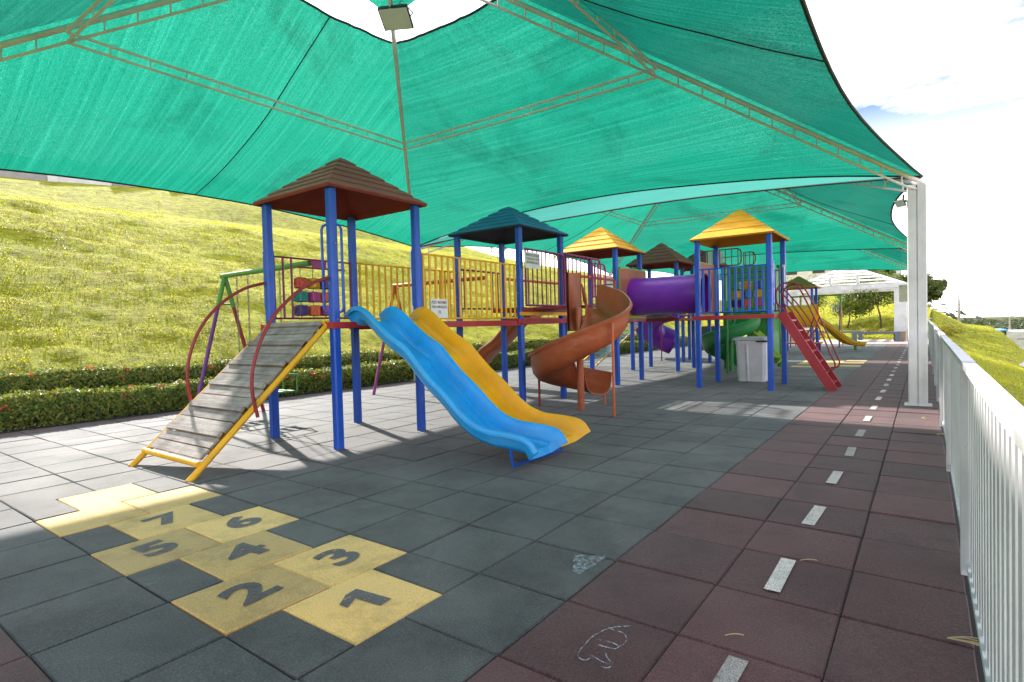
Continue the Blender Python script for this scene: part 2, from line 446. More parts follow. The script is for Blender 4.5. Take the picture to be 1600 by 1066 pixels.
# ------------------------------------------------------------------ terrain
def sstep(a, b_, x):
    t = max(0, min(1, (x - a) / (b_ - a))); return t * t * (3 - 2 * t)
def lerpt(x, tab):
    if x <= tab[0][0]: return tab[0][1]
    for (a, va), (b_, vb) in zip(tab, tab[1:]):
        if x <= b_: return va + (vb - va) * (x - a) / (b_ - a)
    return tab[-1][1]
def ground_z(x, y):
    # left hill
    s = -9.0 - x
    zl = 0
    if s > 0:
        zl = lerpt(s, [(0, .12), (1.2, .5), (9.6, 4.95), (11.2, 5.4), (13, 5.62), (16, 6.9), (18, 7.35), (60, 7.6)])
        fade = 1 - .10 * sstep(20, 45, y) - .75 * sstep(48, 110, y)
        zl *= fade
        kf = 1 - .8 * sstep(9.5, 12.5, s)
        zl += .14 * kf * (noise.noise(Vector((x * .35, y * .25, 0)))) * min(1, s / 3) + kf * (.08 * noise.noise(Vector((x * 1.3, y * .8, 3))) * min(1, s / 2) + .05 * noise.noise(Vector((x * 3.1, y * 1.9, 7))) + .03 * noise.noise(Vector((x * 6.5, y * 4, 2))))
        zl += .75 * sstep(11, 16, s) * sstep(3, 13, y) * (1 - sstep(20, 34, y))
        zl = max(zl, 0.0)
    # right slope
    zr = 0
    if x > 1.6:
        base = -.36 * (x - 1.6)
        lim = -2.3 - 9 * sstep(60, 160, y)
        base = max(base, lim) if x < 30 else max(base, lim - 5 * sstep(20, 60, x))
        zr = base
        crest = lerpt(x, [(1.6, 1.6), (3.1, .58), (4.2, .45), (4.6, .2), (5.1, -.35), (5.6, -.9), (7.5, -2.1), (12, -3.8), (40, -5)])
        w = sstep(30, 39, y) * (1 - sstep(44, 75, y))
        zr = zr * (1 - w) + crest * w
        zr += .05 * noise.noise(Vector((x * .8, y * .5, 5)))
    # back hill behind the pergola
    zb = 0
    if y > 34:
        zb = 3.1 * sstep(34, 52, y) * (1 - sstep(-1, 2.4, x)) + .1 * noise.noise(Vector((x * .4, y * .4, 9)))
        zb *= 1 - sstep(60, 140, y)
        zb += 1.5 * sstep(34, 42, y) * sstep(-3, 1.4, x) * (1 - sstep(1.4, 2.6, x)) * (1 - sstep(44, 75, y))
    z = max(zl, zb) if x < 1.6 else zr
    if 1.6 >= x > -9.0 and y > 34: z = zb
    far = math.hypot(x, y)
    z -= 16 * sstep(75, 240, far) * (1 if x > -40 else .6)
    if far > 400:
        z += 12 * sstep(500, 2600, far) + 11 * noise.noise(Vector((x * .0011, y * .0011, 2))) * sstep(500, 1500, far)
    return z
def axis(lo_far, lo, hi, hi_far, step):
    a = []; d = step; x = lo
    while x > lo_far: d *= 1.22; x -= d; a.append(x)
    a = a[::-1]; n = int((hi - lo) / step); a += [lo + i * step for i in range(n + 1)]
    d = step; x = a[-1]
    while x < hi_far: d *= 1.22; x += d; a.append(x)
    return a
xs = axis(-3000, -30, 14, 3000, .17); ys = axis(-800, -5, 52, 4500, .21)
# keep the ground level just below the play floor
t_ = MB(); rows = []
for y in ys:
    rows.append([(x, y, (ground_z(x, y) if not (-8.95 < x < 1.6 and -6 < y < 33.9) else -.06)) for x in xs])
t_.grid(rows)
SCRUB = grass('valley_scrub', (.05, .075, .025), (.09, .11, .035), (.16, .14, .07), (.30, .19, .12))
t_.mi = [1 if (t_.v[f[0]][1] > 112 or t_.v[f[0]][0] > 60) else 0 for f in t_.f]
ground = structure(t_.build('ground', [GRASS, SCRUB], smooth=True))
tb = MB()
def blade(mb, x, y, z, h, lean, az_, w):
    dx, dy = math.cos(az_), math.sin(az_)
    mb.add([(x - dy * w, y + dx * w, z - .01), (x + dy * w, y - dx * w, z - .01), (x + dx * lean, y + dy * lean, z + h)], [(0, 1, 2)])
def scatter(mb, n, x0, x1, y0, y1, h0, h1, ww=.008, dens=None, per=3):
    k = 0
    while k < n:
        x = random.uniform(x0, x1); y = y0 + (y1 - y0) * (random.random() ** 1.5)
        q = noise.noise(Vector((x * .9, y * .6, 1.3)))
        if q < random.uniform(-.9, .3): continue
        k += 1
        z = ground_z(x, y)
        for _ in range(per):
            a = random.uniform(0, 6.28)
            blade(mb, x + random.gauss(0, .05), y + random.gauss(0, .05), z, random.uniform(h0, h1) * (1 + .6 * max(0, q)), random.uniform(.01, .07), a, ww * random.uniform(.7, 1.6))
scatter(tb, 90000, -21.5, -9.6, -3, 46, .010, .03, .007)
scatter(tb, 5000, -27, -20, -3, 46, .015, .035, .010, per=2)
o = tb.build('grass', BLADE); o['kind'] = 'stuff'; o['label'] = 'short yellow-green grass covering the slope behind the hedges'; o['category'] = 'grass'
tb = MB(); scatter(tb, 14000, 1.75, 7, -1, 44, .03, .08, .008); scatter(tb, 6000, -14, 1.5, 35, 58, .05, .14, .02)
o = tb.build('verge_grass', BLADE); o['kind'] = 'stuff'; o['label'] = 'grass on the bank dropping away outside the white fence'; o['category'] = 'grass'

# ------------------------------------------------------------------ rubber floor
fl = MB(); fl.box((-3.405, 12.75, -.045), (9.97, 31.5, .05))
FLOOR = structure(fl.build('rubber_floor', RUB_D))
T = .5
TH = .019
def tile_mesh(name, mat, lx, ly):
    m = MB(); g = .007; b_ = .006
    x, y = lx / 2 - g / 2, ly / 2 - g / 2
    lo = [(-x, -y), (x, -y), (x, y), (-x, y)]; hi = [(-x + b_, -y + b_), (x - b_, -y + b_), (x - b_, y - b_), (-x + b_, y - b_)]
    m.add([(p[0], p[1], -.02) for p in lo] + [(p[0], p[1], -b_) for p in lo] + [(p[0], p[1], 0) for p in hi],
          [(i, (i + 1) % 4, 4 + (i + 1) % 4, 4 + i) for i in range(4)] + [(4 + i, 4 + (i + 1) % 4, 8 + (i + 1) % 4, 8 + i) for i in range(4)] + [(8, 9, 10, 11)])
    return m, m.mesh(name, mat)
KIN = {}
def tmesh(mat, lx, ly):
    k = (mat.name, round(lx, 3), round(ly, 3))
    if k not in KIN: KIN[k] = tile_mesh('tile', mat, lx, ly)
    return KIN[k]
tiles = []   # (u0,u1,v0,v1,mat)
HOP = {}
hop_full = {(-2): [(-.5, .5)], (-3): [(-1, 0), (0, 1)], (-4): [(-.5, .5)], (-5): [(-1, 0), (0, 1)], (-6): [(-.5, .5)], (-7): [(-1, 0), (0, 1)], (-8): [(-.5, .5)]}
nums = {(-2, -.5): '1', (-3, -1): '2', (-3, 0): '3', (-4, -.5): '4', (-5, -1): '5', (-5, 0): '6', (-6, -.5): '7', (-7, -1): '8', (-7, 0): '9', (-8, -.5): '10'}
far_hop = {(-2, 28), (-2, 29), (-1, 29), (-1, 31), (-1, 33), (-2, 31), (-2, 32), (-3, 28), (-3, 30), (-3, 31), (-2, 30), (-3, 32)}
for u in range(-17, 3):
    u0, u1 = u, min(u + 1, 2.86)
    if u == -17: u0 = -16.72
    for v in range(-6, 57):
        if u in hop_full and v in (-1, 0):
            continue
        mat = RUB_B if (u >= 0 or v < -2 or u == -17) else RUB_G
        if (u, v) in far_hop: mat = RUB_Y
        tiles.append((u0, u1, v, v + 1, mat, None))
for u, l in hop_full.items():
    for a, b_ in l: tiles.append((u, u + 1, a, b_, RUB_Y, nums[(u, a)]))
    if l[0] == (-.5, .5):
        tiles.append((u, u + 1, -1, -.5, RUB_G, None)); tiles.append((u, u + 1, .5, 1, RUB_G, None))
def cam_px(p):
    d = Vector(p) - M.translation; z = d.dot(fw)
    if z < .15: return None
    return 800 + 880.7 * d.dot(rt2) / z, 533 - 880.7 * d.dot(up2) / z, z
vis = []; rest = []
for t in tiles:
    c = Vector(((t[0] + t[1]) / 2 * T, (t[2] + t[3]) / 2 * T, 0))
    q = cam_px(c)
    onp = False
    for a in (0, 1):
        for b_ in (2, 3):
            k = cam_px((t[a] * T, t[b_] * T, 0))
            if k and -20 < k[0] < 1620 and -20 < k[1] < 1090: onp = True
    if q and -20 < q[0] < 1620 and -20 < q[1] < 1090: onp = True
    d = (c - M.translation).length
    (vis if onp else rest).append((d, t))
vis.sort(key=lambda k: k[0])
rest += vis[292:]; vis = vis[:292]
DIG = {}
for d, t in vis:
    lx, ly = (t[1] - t[0]) * T, (t[3] - t[2]) * T
    o = inst('tile', tmesh(t[4], lx, ly)[1], FLOOR, ((t[0] + t[1]) / 2 * T + random.gauss(0, .0009), (t[2] + t[3]) / 2 * T + random.gauss(0, .0009), random.gauss(0, .0016)),
             (random.gauss(0, .004), random.gauss(0, .004), random.gauss(0, .0028)))
    if t[4] is RUB_Y:
        o['label'] = 'yellow hopscotch tile' + (' painted with a grey %s' % t[5] if t[5] and t[5] in '1234567' else '')
        if t[5] and t[5] in '1234567':
            if t[5] == '1':
                dm_ = MB(); dm_.add([(-.005, -.125, 0), (.06, -.125, 0), (.06, .125, 0), (.0, .125, 0), (-.075, .072, 0), (-.075, .012, 0), (-.005, .05, 0)], [tuple(range(7))]); me = dm_.mesh('painted_digit', DIGIT)
            else: me = text_mesh(t[5], .36, .014); me.materials.append(DIGIT)
            dg = bpy.data.objects.new('painted_digit', me); COL.objects.link(dg); dg.parent = o
            dg.location = (-.01, 0.0, .0035); dg.rotation_euler = (0, 0, R(97))
            dg.scale = (1.12, .86, 1)
fm = MB()
for d, t in rest:
    lx, ly = (t[1] - t[0]) * T, (t[3] - t[2]) * T
    mb, _ = tmesh(t[4], lx, ly)
    fm.cur = {RUB_G.name: 0, RUB_B.name: 1, RUB_Y.name: 2}[t[4].name]
    zz = random.gauss(0, .0008)
    fm.add([(p[0] + (t[0] + t[1]) / 2 * T, p[1] + (t[2] + t[3]) / 2 * T, p[2] + zz) for p in mb.v], mb.f)
o = fm.build('far_tile', [RUB_G, RUB_B, RUB_Y], FLOOR); o['kind'] = 'stuff'
dm = MB(); dm.add([(-.034, -.2, 0), (.034, -.2, 0), (.034, .2, 0), (-.034, .2, 0)], [(0, 1, 2, 3)])
dme = dm.mesh('lane_dash', DASH)
for k in range(-2, 28):
    inst('lane_dash', dme, FLOOR, (.735 + random.gauss(0, .006), k * 1.0 + .25 + random.gauss(0, .008), .0075), (0, 0, random.gauss(-.015, .02)))
# chalk rub and chalk drawing on the tiles
from math import cos, sin
def gpx(x, y, z=0.0):
    d = rt2 * ((x - 800) / 880.73) - up2 * ((y - 533) / 880.73) + fw
    k = (z - M.translation.z) / d.z
    return M.translation + d * k
cm = MB(); ps = [gpx(*q) for q in ((899, 868), (948, 872), (930, 885), (905, 900), (895, 895), (895, 880))]
cm.add([(p.x, p.y, .007) for p in ps], [tuple(range(6))])
cm.build('chalk_smudge', CHALK_M, FLOOR)
cm = MB()
for ln in ([(986, 980), (955, 983), (930, 994), (915, 1008), (904, 1022), (905, 1030), (915, 1034), (922, 1030)], [(955, 985), (975, 992), (978, 1005), (965, 1014)], [(932, 1001), (955, 1006), (966, 1012), (960, 1016), (935, 1010)], [(923, 1026), (945, 1038), (957, 1040), (950, 1046), (940, 1044)], [(945, 1020), (950, 1032), (958, 1038)]):
    pts = arc([(gpx(*q).x, gpx(*q).y, .0055) for q in ln], 5)
    cm.tube(pts, .0022, 4)
cm.build('chalk_drawing', CHALK_M, FLOOR)
sm_ = MB()
for _ in range(26):
    x, y = random.uniform(-4, 1.2), random.uniform(.2, 9); a = random.uniform(0, 3.1); l_ = random.uniform(.05, .3); w_ = random.uniform(.006, .03)
    dx, dy = cos(a) * l_, sin(a) * l_
    sm_.add([(x, y, .0062), (x + dx * .5 - dy * w_, y + dy * .5 + dx * w_, .0062), (x + dx, y + dy, .0062), (x + dx * .5 + dy * w_, y + dy * .5 - dx * w_, .0062)], [(0, 1, 2, 3)])
sm_.build('scuff_mark', CHALK_M, FLOOR)
# bits blown on to the floor
for i, (x, y, lab, sc) in enumerate([(1480, 1000, 'long dry grass runner lying on brown tiles by the fence', 1.0), (1440, 655, 'dry grass sprig on brown tiles in front of the white column', .8), (1462, 680, 'dry grass tuft at the fence foot, second past the column', .7), (1133, 996, 'small curled straw near the painted lane dash', .25), (1250, 878, 'straw strand beside a white lane dash', .3)]):
    c = gpx(x, y); m_ = MB(); L0 = .28 * sc
    n_ = 1 if sc < .5 else 5
    for k in range(n_):
        a = (R(-20) if i == 0 else random.uniform(-1.2, .6)) + random.gauss(0, .3) * (k > 0); l_ = L0 * (1 if k == 0 else random.uniform(.25, .6))
        s0 = Vector((c.x, c.y, .008))
        pts = [s0 + Vector((cos(a + .6 * q * (1 if sc < .5 else .3)) * l_ * q, sin(a + .6 * q) * l_ * q, .012 * math.sin(q * 3.1))) for q in (0, .25, .5, .75, 1)]
        m_.tube(pts, .0022, 4)
    o = m_.build('dry_sprig', STRAW, origin=(c.x, c.y, 0)); tag(o, lab, 'dry grass', 'dry grass bits on the floor')

# ------------------------------------------------------------------ shade canopies
XR, XL, ZR, ZL = 1.27, -8.3, 3.0, 3.05
def canopy(y0, label, sides, near_cols, detail):
    yc, za = y0 + 5.0, 5.5
    cx = -3.515
    A = Vector((cx, yc, za))
    C_ = [Vector((XL, y0, ZL)), Vector((XR, y0, ZR)), Vector((XR, y0 + 10, ZR)), Vector((XL, y0 + 10, ZL))]   # near-left, near-right, far-right, far-left
    root = thing('shade_canopy', label, 'canopy', (cx, yc, 0), 'green shade canopies over the playground')
    names = ['near', 'right', 'far', 'left']
    for k in range(4):
        a, b_ = C_[k], C_[(k + 1) % 4]
        da, db = sides[names[k]]
        mid = (a + b_) / 2
        inw = Vector((A.x - mid.x, A.y - mid.y, 0)).normalized()
        ns, nt = 44, 26
        rows = []
        nrm = (b_ - a).cross(A - a).normalized()
        if nrm.z < 0: nrm = -nrm
        for j in range(nt + 1):
            t = j / nt
            row = []
            tt = t * .8
            pa, pb = a + (A - a) * tt, b_ + (A - b_) * tt
            for i in range(ns + 1):
                s = i / ns; q = 4 * s * (1 - s)
                p = pa.lerp(pb, s)
                e0 = (1 - t) ** 2.2
                # scalloped free edge at the eave, curved vent edge at the top, slack in between
                p = p + (inw * da + Vector((0, 0, db))) * q * e0
                p = p - (inw * .05 + Vector((0, 0, .03))) * q * t ** 6
                p = p - nrm * (.20 * q * math.sin(math.pi * min(1, t * 1.02)) ** 1) * (.7 + .0 * t)
                wr = .012 * math.sin(s * 150 + 5 * noise.noise(Vector((s * 9, t * 3, k)))) * (t ** 5) * q ** .25 + .02 * noise.noise(Vector((s * 5, t * 4, k + y0)))
                p = p + nrm * wr * min(1, q * 4) + Vector((0, 0, .065))
                row.append(p)
            rows.append(row)
        upn = (rows[0][1] - rows[0][0]).cross(rows[1][0] - rows[0][0]).z > 0
        m = MB(); m.grid(rows, not upn)
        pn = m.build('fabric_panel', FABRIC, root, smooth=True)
        # edge cord along eave and vent, one mid seam
        m = MB(); m.tube(rows[0][::2], .016, 5); m.build('edge_cord', CABLE, pn, smooth=True)
        m = MB(); m.tube(rows[-1][::2], .016, 5); m.build('vent_cord', CABLE, pn, smooth=True)
        if detail:
            for si in ((ns // 2,) if k == 3 else (ns // 2 + 3,) if k == 1 else ()):
                m = MB(); m.tube([r_[si] - nrm * .004 for r_ in rows], .0065, 4); m.build('seam', CABLE, pn, smooth=True)
    # vent cap
    m = MB(); lift = .03
    cor = [c + (A - c) * .855 + Vector((0, 0, lift)) for c in C_]; top = A + Vector((0, 0, lift + .02))
    for k in range(4):
        a, b_ = cor[k], cor[(k + 1) % 4]; mid = (a + b_) / 2; inw = (top - mid)
        rows = []
        for j in range(9):
            t = j / 8; row = []
            for i in range(13):
                s = i / 12; q = 4 * s * (1 - s)
                row.append(a.lerp(b_, s).lerp(top, t) + inw * (.12 * q * (1 - t) ** 2))
            rows.append(row)
        m.grid(rows, (rows[0][1] - rows[0][0]).cross(rows[1][0] - rows[0][0]).z < 0)
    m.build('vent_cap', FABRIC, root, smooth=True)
    # steel: hips, ring purlins
    for k in range(4):
        c = C_[k]; m = MB()
        d = (A - c)
        n = 22
        drop = Vector((0, 0, -.165))
        m.tube([c + Vector((0, 0, -.02)), A + Vector((0, 0, -.02))], .031, 8)
        p0, p1 = c + d * .03 + Vector((0, 0, -.15)), A + drop
        m.tube([c + Vector((0, 0, -.12)), c + d * .04 + drop, p1], .016, 6)
        ht = m.build('hip_truss', TRUSS, root, smooth=50)
        for i in range(1, n):
            q = c + d * (i / n); m2 = MB(); m2.tube([q + Vector((0, 0, -.04)), q + drop], .011, 6); m2.build('rung', TRUSS, ht, smooth=50)
    for k in range(4):
        a, b_ = C_[k] + (A - C_[k]) * .54, C_[(k + 1) % 4] + (A - C_[(k + 1) % 4]) * .54
        m = MB(); z1, z2 = Vector((0, 0, -.06)), Vector((0, 0, -.165))
        # purlins bow down with the cloth
        bow = lambda s: Vector((0, 0, -.0))
        m.tube([a + z1, b_ + z1], .017, 6); m.tube([a + z2, b_ + z2], .015, 6)
        pt = m.build('ring_purlin', TRUSS, root, smooth=50)
        for i in range(1, 12):
            q = a.lerp(b_, i / 12); m2 = MB(); m2.tube([q + z1, q + z2], .009, 5); m2.build('rung', TRUSS, pt, smooth=50)
    m = MB(); m.tube([A + Vector((0, 0, -.25)), A + Vector((0, 0, .2))], .05, 8); m.build('apex_post', TRUSS, root, smooth=50)
    cols = [2, 3] + ([0, 1] if near_cols else [])
    for k in cols:
        c = C_[k]; m = MB()
        x0 = c.x - .06 if k in (1, 2) else c.x
        w, dp, h = .215, .17, c.z - .06
        # folded box column: two flanged halves with a groove between them
        for sx in (-1, 1):
            m.prism([(x0 + sx * .008, c.y - dp / 2), (x0 + sx * w / 2 - sx * .012, c.y - dp / 2), (x0 + sx * w / 2, c.y - dp / 2 + .012), (x0 + sx * w / 2, c.y + dp / 2), (x0 + sx * .008, c.y + dp / 2)][::sx], -.02, h)
        m.box((x0, c.y + .005, h / 2 - .02), (.02, dp - .03, h))
        cc = m.build('column', WHITEC, root)
        m = MB(); m.box((x0, c.y, .012), (w + .09, dp + .09, .012)); m.build('base_plate', WHITEC, cc)
        m = MB(); m.box((x0, c.y, h + .012), (w * .86, dp * .86, .02)); m.beam((x0, c.y, h), c + Vector((0, 0, -.03)), .07, .07); m.build('cap_plate', WHITEC, cc)
    return root
sd1 = dict(near=(.5, .3), right=(.6, .14), far=(.12, .42), left=(.2, .33))
canopy(-2.25, 'nearest green shade canopy with an open vent and truss ribs overhead', sd1, False, True)
canopy(7.75, 'middle green shade canopy over the purple tunnel and yellow roofed towers', dict(near=(1.5, .5), right=(.52, .16), far=(.25, .2), left=(.3, .3)), False, True)
canopy(17.75, 'farthest green shade canopy ending by the white pergola', dict(near=(1.0, .4), right=(.45, .16), far=(.4, .3), left=(.3, .3)), False, False)
# flood lamps
def floodlight(loc, aim, label, s=1.0):
    root = thing('floodlight', label, 'floodlight', loc, 'floodlights on the canopies')
    a = Vector(aim).normalized(); q = a.to_track_quat('-Z', 'Y').to_matrix(); L0 = Vector(loc)
    m = MB(); w, h, d = .22 * s, .17 * s, .045 * s
    ring = []
    rows = [[L0 + q @ Vector((x * f_, y * f_, z)) for x, y in ((-w, -h), (w, -h), (w, h), (-w, h), (-w, -h))] for f_, z in ((1, -d), (1.0, 0), (.8, d * 1.6), (.3, d * 2.0))]
    m.grid(rows); m.add(rows[-1][:4], [(0, 1, 2, 3)]); m.build('housing', DARKM, root)
    m = MB(); m.box(L0 + q @ Vector((0, 0, -d - .002)), (w * 1.86, h * 1.86, .006), mat=q); m.build('lens', SIGNW if s < .9 else PLASTER, root)
    m = MB(); m.tube([L0 + q @ Vector((-w, 0, 0)), L0 + q @ Vector((-w - .02, 0, .05)), L0 + q @ Vector((-w * .7, 0, .2 * s)), L0 + q @ Vector((w * .7, 0, .2 * s)), L0 + q @ Vector((w + .02, 0, .05)), L0 + q @ Vector((w, 0, 0))], .009, 6)
    m.tube([L0 + q @ Vector((0, 0, .2 * s)), L0 + q @ Vector((0, 0, .2 * s)) + Vector((0, 0, .28 * s))], .012, 6); m.build('bracket', DARKM, root)
    return root
floodlight((-3.95, 3.3, 5.06), (.25, -.45, -1), 'square floodlight hanging under the vent of the nearest canopy', .85)
floodlight((1.03, 7.72, 2.74), (-.5, -.6, -.5), 'small floodlight bracketed to the top of the white canopy column', .3)
o = thing('junction_box', 'beige box fixed high beside the far pergola column', 'box', (.66, 27.9, 1.85)); m = MB(); m.box((.66, 27.9, 2.15), (.5, .36, .66)); m.build('case', BEIGE, o); m = MB(); m.box((.66, 27.9, 2.52), (.54, .4, .05)); m.build('lid', PLASTER, o)
m = MB(); m.tube([(.9, 27.9, 0), (.9, 27.9, 2.4)], .03, 6); m.build('stand_pipe', WHITEC, o)

# ------------------------------------------------------------------ white fence
fence = thing('picket_fence', 'long white metal fence of vertical slats along the brown lane', 'fence', (1.46, 0, 0))
FX = 1.456; FH = .99
pitch_ = .112
sm_a = MB(); sm_a.box((0, 0, FH / 2 - .025), (.018, .064, FH - .07)); sl = sm_a.mesh('slat', WHITE)
y = -1.35; i = 0
while y < 27.9:
    inst('slat', sl, fence, (FX, y, .04)); y += pitch_; i += 1
posts_y = [-.66, 1.74, 3.9, 6.1, 8.3, 10.5, 12.9, 15.3, 17.7, 20.1, 22.5, 24.9, 27.3]
pm = MB(); pm.box((0, 0, FH / 2 - .015), (.03, .055, FH - .03)); pme = pm.mesh('fence_post', WHITE)
pm = MB(); pm.box((0, 0, .16), (.012, .05, .34)); ank = pm.mesh('anchor_strip', WHITE)
for k, y in enumerate(posts_y):
    inst('fence_post', pme, fence, (FX - .026, y, 0.0))
    if k + 1 < len(posts_y):
        y2 = posts_y[k + 1]
        m = MB(); m.box((FX - .008, (y + y2) / 2, FH - .012 + .004 * (k % 2)), (.05, y2 - y - .004, .026))
        m.build('top_rail', WHITE, fence)
        m = MB(); m.box((FX, (y + y2) / 2, .045), (.04, y2 - y - .07, .03)); m.build('bottom_rail', WHITE, fence)
m = MB(); m.box((FX - .008, -1.1, FH - .012), (.05, .86, .026)); m.build('top_rail', WHITE, fence)
# cross fence at the far end
cf = thing('end_fence', 'short white slat fence closing the far end beside the pergola', 'fence', (1.1, 29.6, 0))
for k in range(8):
    m = MB(); m.box((.62 + .12 * k, 29.6, .55), (.035, .02, 1.0)); m.build('slat', WHITE, cf)
m = MB(); m.box((1.05, 29.6, 1.07), (1.0, .05, .04)); m.build('top_rail', WHITE, cf)
m = MB(); m.box((1.05, 29.6, .06), (1.0, .05, .04)); m.build('bottom_rail', WHITE, cf)

# ------------------------------------------------------------------ play structure helpers
PW = .088
def post(root, x, y, h=2.69, mat=BLUE, z0=-.02, w=PW):
    c = w / 2; b_ = .014; m = MB()
    pts = [(x - c + b_, y - c), (x + c - b_, y - c), (x + c, y - c + b_), (x + c, y + c - b_), (x + c - b_, y + c), (x - c + b_, y + c), (x - c, y + c - b_), (x - c, y - c + b_)]
    m.prism(pts, z0, h); return m.build('post', mat, root)
def roof(root, x0, x1, y0, y1, ze, za_, mat, lin, nr=5, ov=.095, smooth_ribs=False, label=None):
    cx, cy = (x0 + x1) / 2, (y0 + y1) / 2; hx, hy = (x1 - x0) / 2 + ov, (y1 - y0) / 2 + ov
    m = MB()
    def ring(f, z): return [(cx - hx * f, cy - hy * f, z), (cx + hx * f, cy - hy * f, z), (cx + hx * f, cy + hy * f, z), (cx - hx * f, cy + hy * f, z)]
    prof = []
    lip = .009 if not smooth_ribs else .004
    for k in range(nr):
        t0, t1 = k / nr, (k + 1) / nr
        prof.append((1 - t0 + .012, ze + (za_ - ze) * t0 - .004))
        prof.append((1 - t0 + .014, ze + (za_ - ze) * t0 + lip))
        tm = t0 + (t1 - t0) * .55
        prof.append((1 - tm + .010, ze + (za_ - ze) * tm + lip * .9))
        prof.append((max(.012, 1 - t1 + .003), ze + (za_ - ze) * t1 - .004))
    rows = [ring(f, z) + [ring(f, z)[0]] for f, z in prof]
    m.grid(rows); m.add(rows[-1][:4], [(0, 1, 2, 3)])
    r_ = m.build('roof', mat, root, label=label)
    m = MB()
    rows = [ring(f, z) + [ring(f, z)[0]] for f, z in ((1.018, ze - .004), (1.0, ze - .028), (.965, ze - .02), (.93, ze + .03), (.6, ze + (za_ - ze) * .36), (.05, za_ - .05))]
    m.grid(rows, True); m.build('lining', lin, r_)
    return r_
def railing(root, a, b_, z0, z1, n, mat, rail=.018, bar=.011, flat=None, label=None, endcurve=False, name='railing'):
    a, b_ = Vector((*a, 0)), Vector((*b_, 0)); m = MB()
    if endcurve:
        d = (b_ - a).normalized()
        m.tube([a + Vector((0, 0, z0)), a + Vector((0, 0, z1)), b_ - d * .1 + Vector((0, 0, z1)), b_ - d * .03 + Vector((0, 0, z1 - .03)), b_ + Vector((0, 0, z1 - .1)), b_ + Vector((0, 0, z0 + .1)), b_ - d * .03 + Vector((0, 0, z0 + .03)), b_ - d * .1 + Vector((0, 0, z0)), a + Vector((0, 0, z0))], rail, 8)
    else:
        for z in (z0, z1): m.tube([a + Vector((0, 0, z)), b_ + Vector((0, 0, z))], rail, 8)
    rl = m.build(name, mat, root, smooth=50, label=label)
    bm = MB()
    if flat: bm.box((0, 0, (z1 - z0) / 2), (flat[1], flat[0], z1 - z0 - rail))
    else: bm.tube([(0, 0, 0), (0, 0, z1 - z0)], bar, 7)
    me = bm.mesh('bar', mat); ang = math.atan2(b_.y - a.y, b_.x - a.x)
    for i in range(n):
        p = a.lerp(b_, (i + .5) / n) + Vector((0, 0, z0 + (rail / 2 if flat else 0)))
        inst('bar', me, rl, p, (0, 0, ang - math.pi / 2) if flat else None)
    return rl
def deck(root, x0, x1, y0, y1, z, mat=RED):
    m = MB(); w = .055; h = .066
    m.box(((x0 + x1) / 2, y0 - PW / 2 - w / 2 + .02, z - h / 2), (x1 - x0 + .16, w, h)); m.box(((x0 + x1) / 2, y1 + PW / 2 + w / 2 - .02, z - h / 2), (x1 - x0 + .16, w, h))
    m.box((x0 - PW / 2 - w / 2 + .02, (y0 + y1) / 2, z - h / 2), (w - .004, y1 - y0 + .05, h - .004)); m.box((x1 + PW / 2 + w / 2 - .02, (y0 + y1) / 2, z - h / 2), (w - .004, y1 - y0 + .05, h - .004))
    d = m.build('deck', mat, root)
    n = 8
    for i in range(n):
        m = MB(); m.box((x0 + (x1 - x0) * (i + .5) / n, (y0 + y1) / 2, z - .012), ((x1 - x0) / n - .008, y1 - y0 + .05, .022)); m.build('board', mat, d)
    return d
def handle(root, x, y, z0, z1, w, dirv, mat=BLUE2, r=.0135):
    d = Vector((*dirv, 0)).normalized(); p = Vector((x, y, 0)); m = MB(); q = w / 2; c = .05
    pts = [p - d * q + Vector((0, 0, z0 + c)), p - d * q + Vector((0, 0, z1 - c)), p - d * (q - .015) + Vector((0, 0, z1 - .015)), p - d * (q - c) + Vector((0, 0, z1)), p + d * (q - c) + Vector((0, 0, z1)), p + d * (q - .015) + Vector((0, 0, z1 - .015)), p + d * q + Vector((0, 0, z1 - c)), p + d * q + Vector((0, 0, z0 + c)), p + d * (q - .015) + Vector((0, 0, z0 + .015)), p + d * (q - c) + Vector((0, 0, z0)), p - d * (q - c) + Vector((0, 0, z0)), p - d * (q - .015) + Vector((0, 0, z0 + .015))]
    m.tube(pts, r, 8, True); return m.build('handle', mat, root, smooth=60)
def trough(root, path, prof, mat, name='slide', label=None, thick=.014):
    """sweep an open profile (u across, v up) along a path of (pos, across, up)"""
    rows = []
    pr = list(prof)
    # give the sheet thickness by running the profile back
    back = []
    for i, (u, v) in enumerate(pr):
        a = pr[max(0, i - 1)]; b_ = pr[min(len(pr) - 1, i + 1)]
        t = Vector((b_[0] - a[0], b_[1] - a[1])).normalized(); nrm = Vector((t.y, -t.x)); back.append((u + nrm.x * thick, v + nrm.y * thick))
    loop = pr + back[::-1] + [pr[0]]
    for p, ac, upv in path: rows.append([p + ac * u + upv * v for u, v in loop])
    m = MB(); m.grid(rows)
    n = len(pr)
    for e, fl_ in ((0, False), (-1, True)):
        r_ = rows[e]
        m.add(r_[:2 * n], [((i, i + 1, 2 * n - 2 - i, 2 * n - 1 - i) if not fl_ else (2 * n - 1 - i, 2 * n - 2 - i, i + 1, i)) for i in range(n - 1)])
    return m.build(name, mat, root, smooth=48, label=label)

X0, X1 = -4.77, -3.59
ZD = 1.305
PS = thing('play_structure', 'big blue-posted play tower row with ramp, slides, bridges and purple tunnel', 'play structure', (-4.18, 6.0, 0))
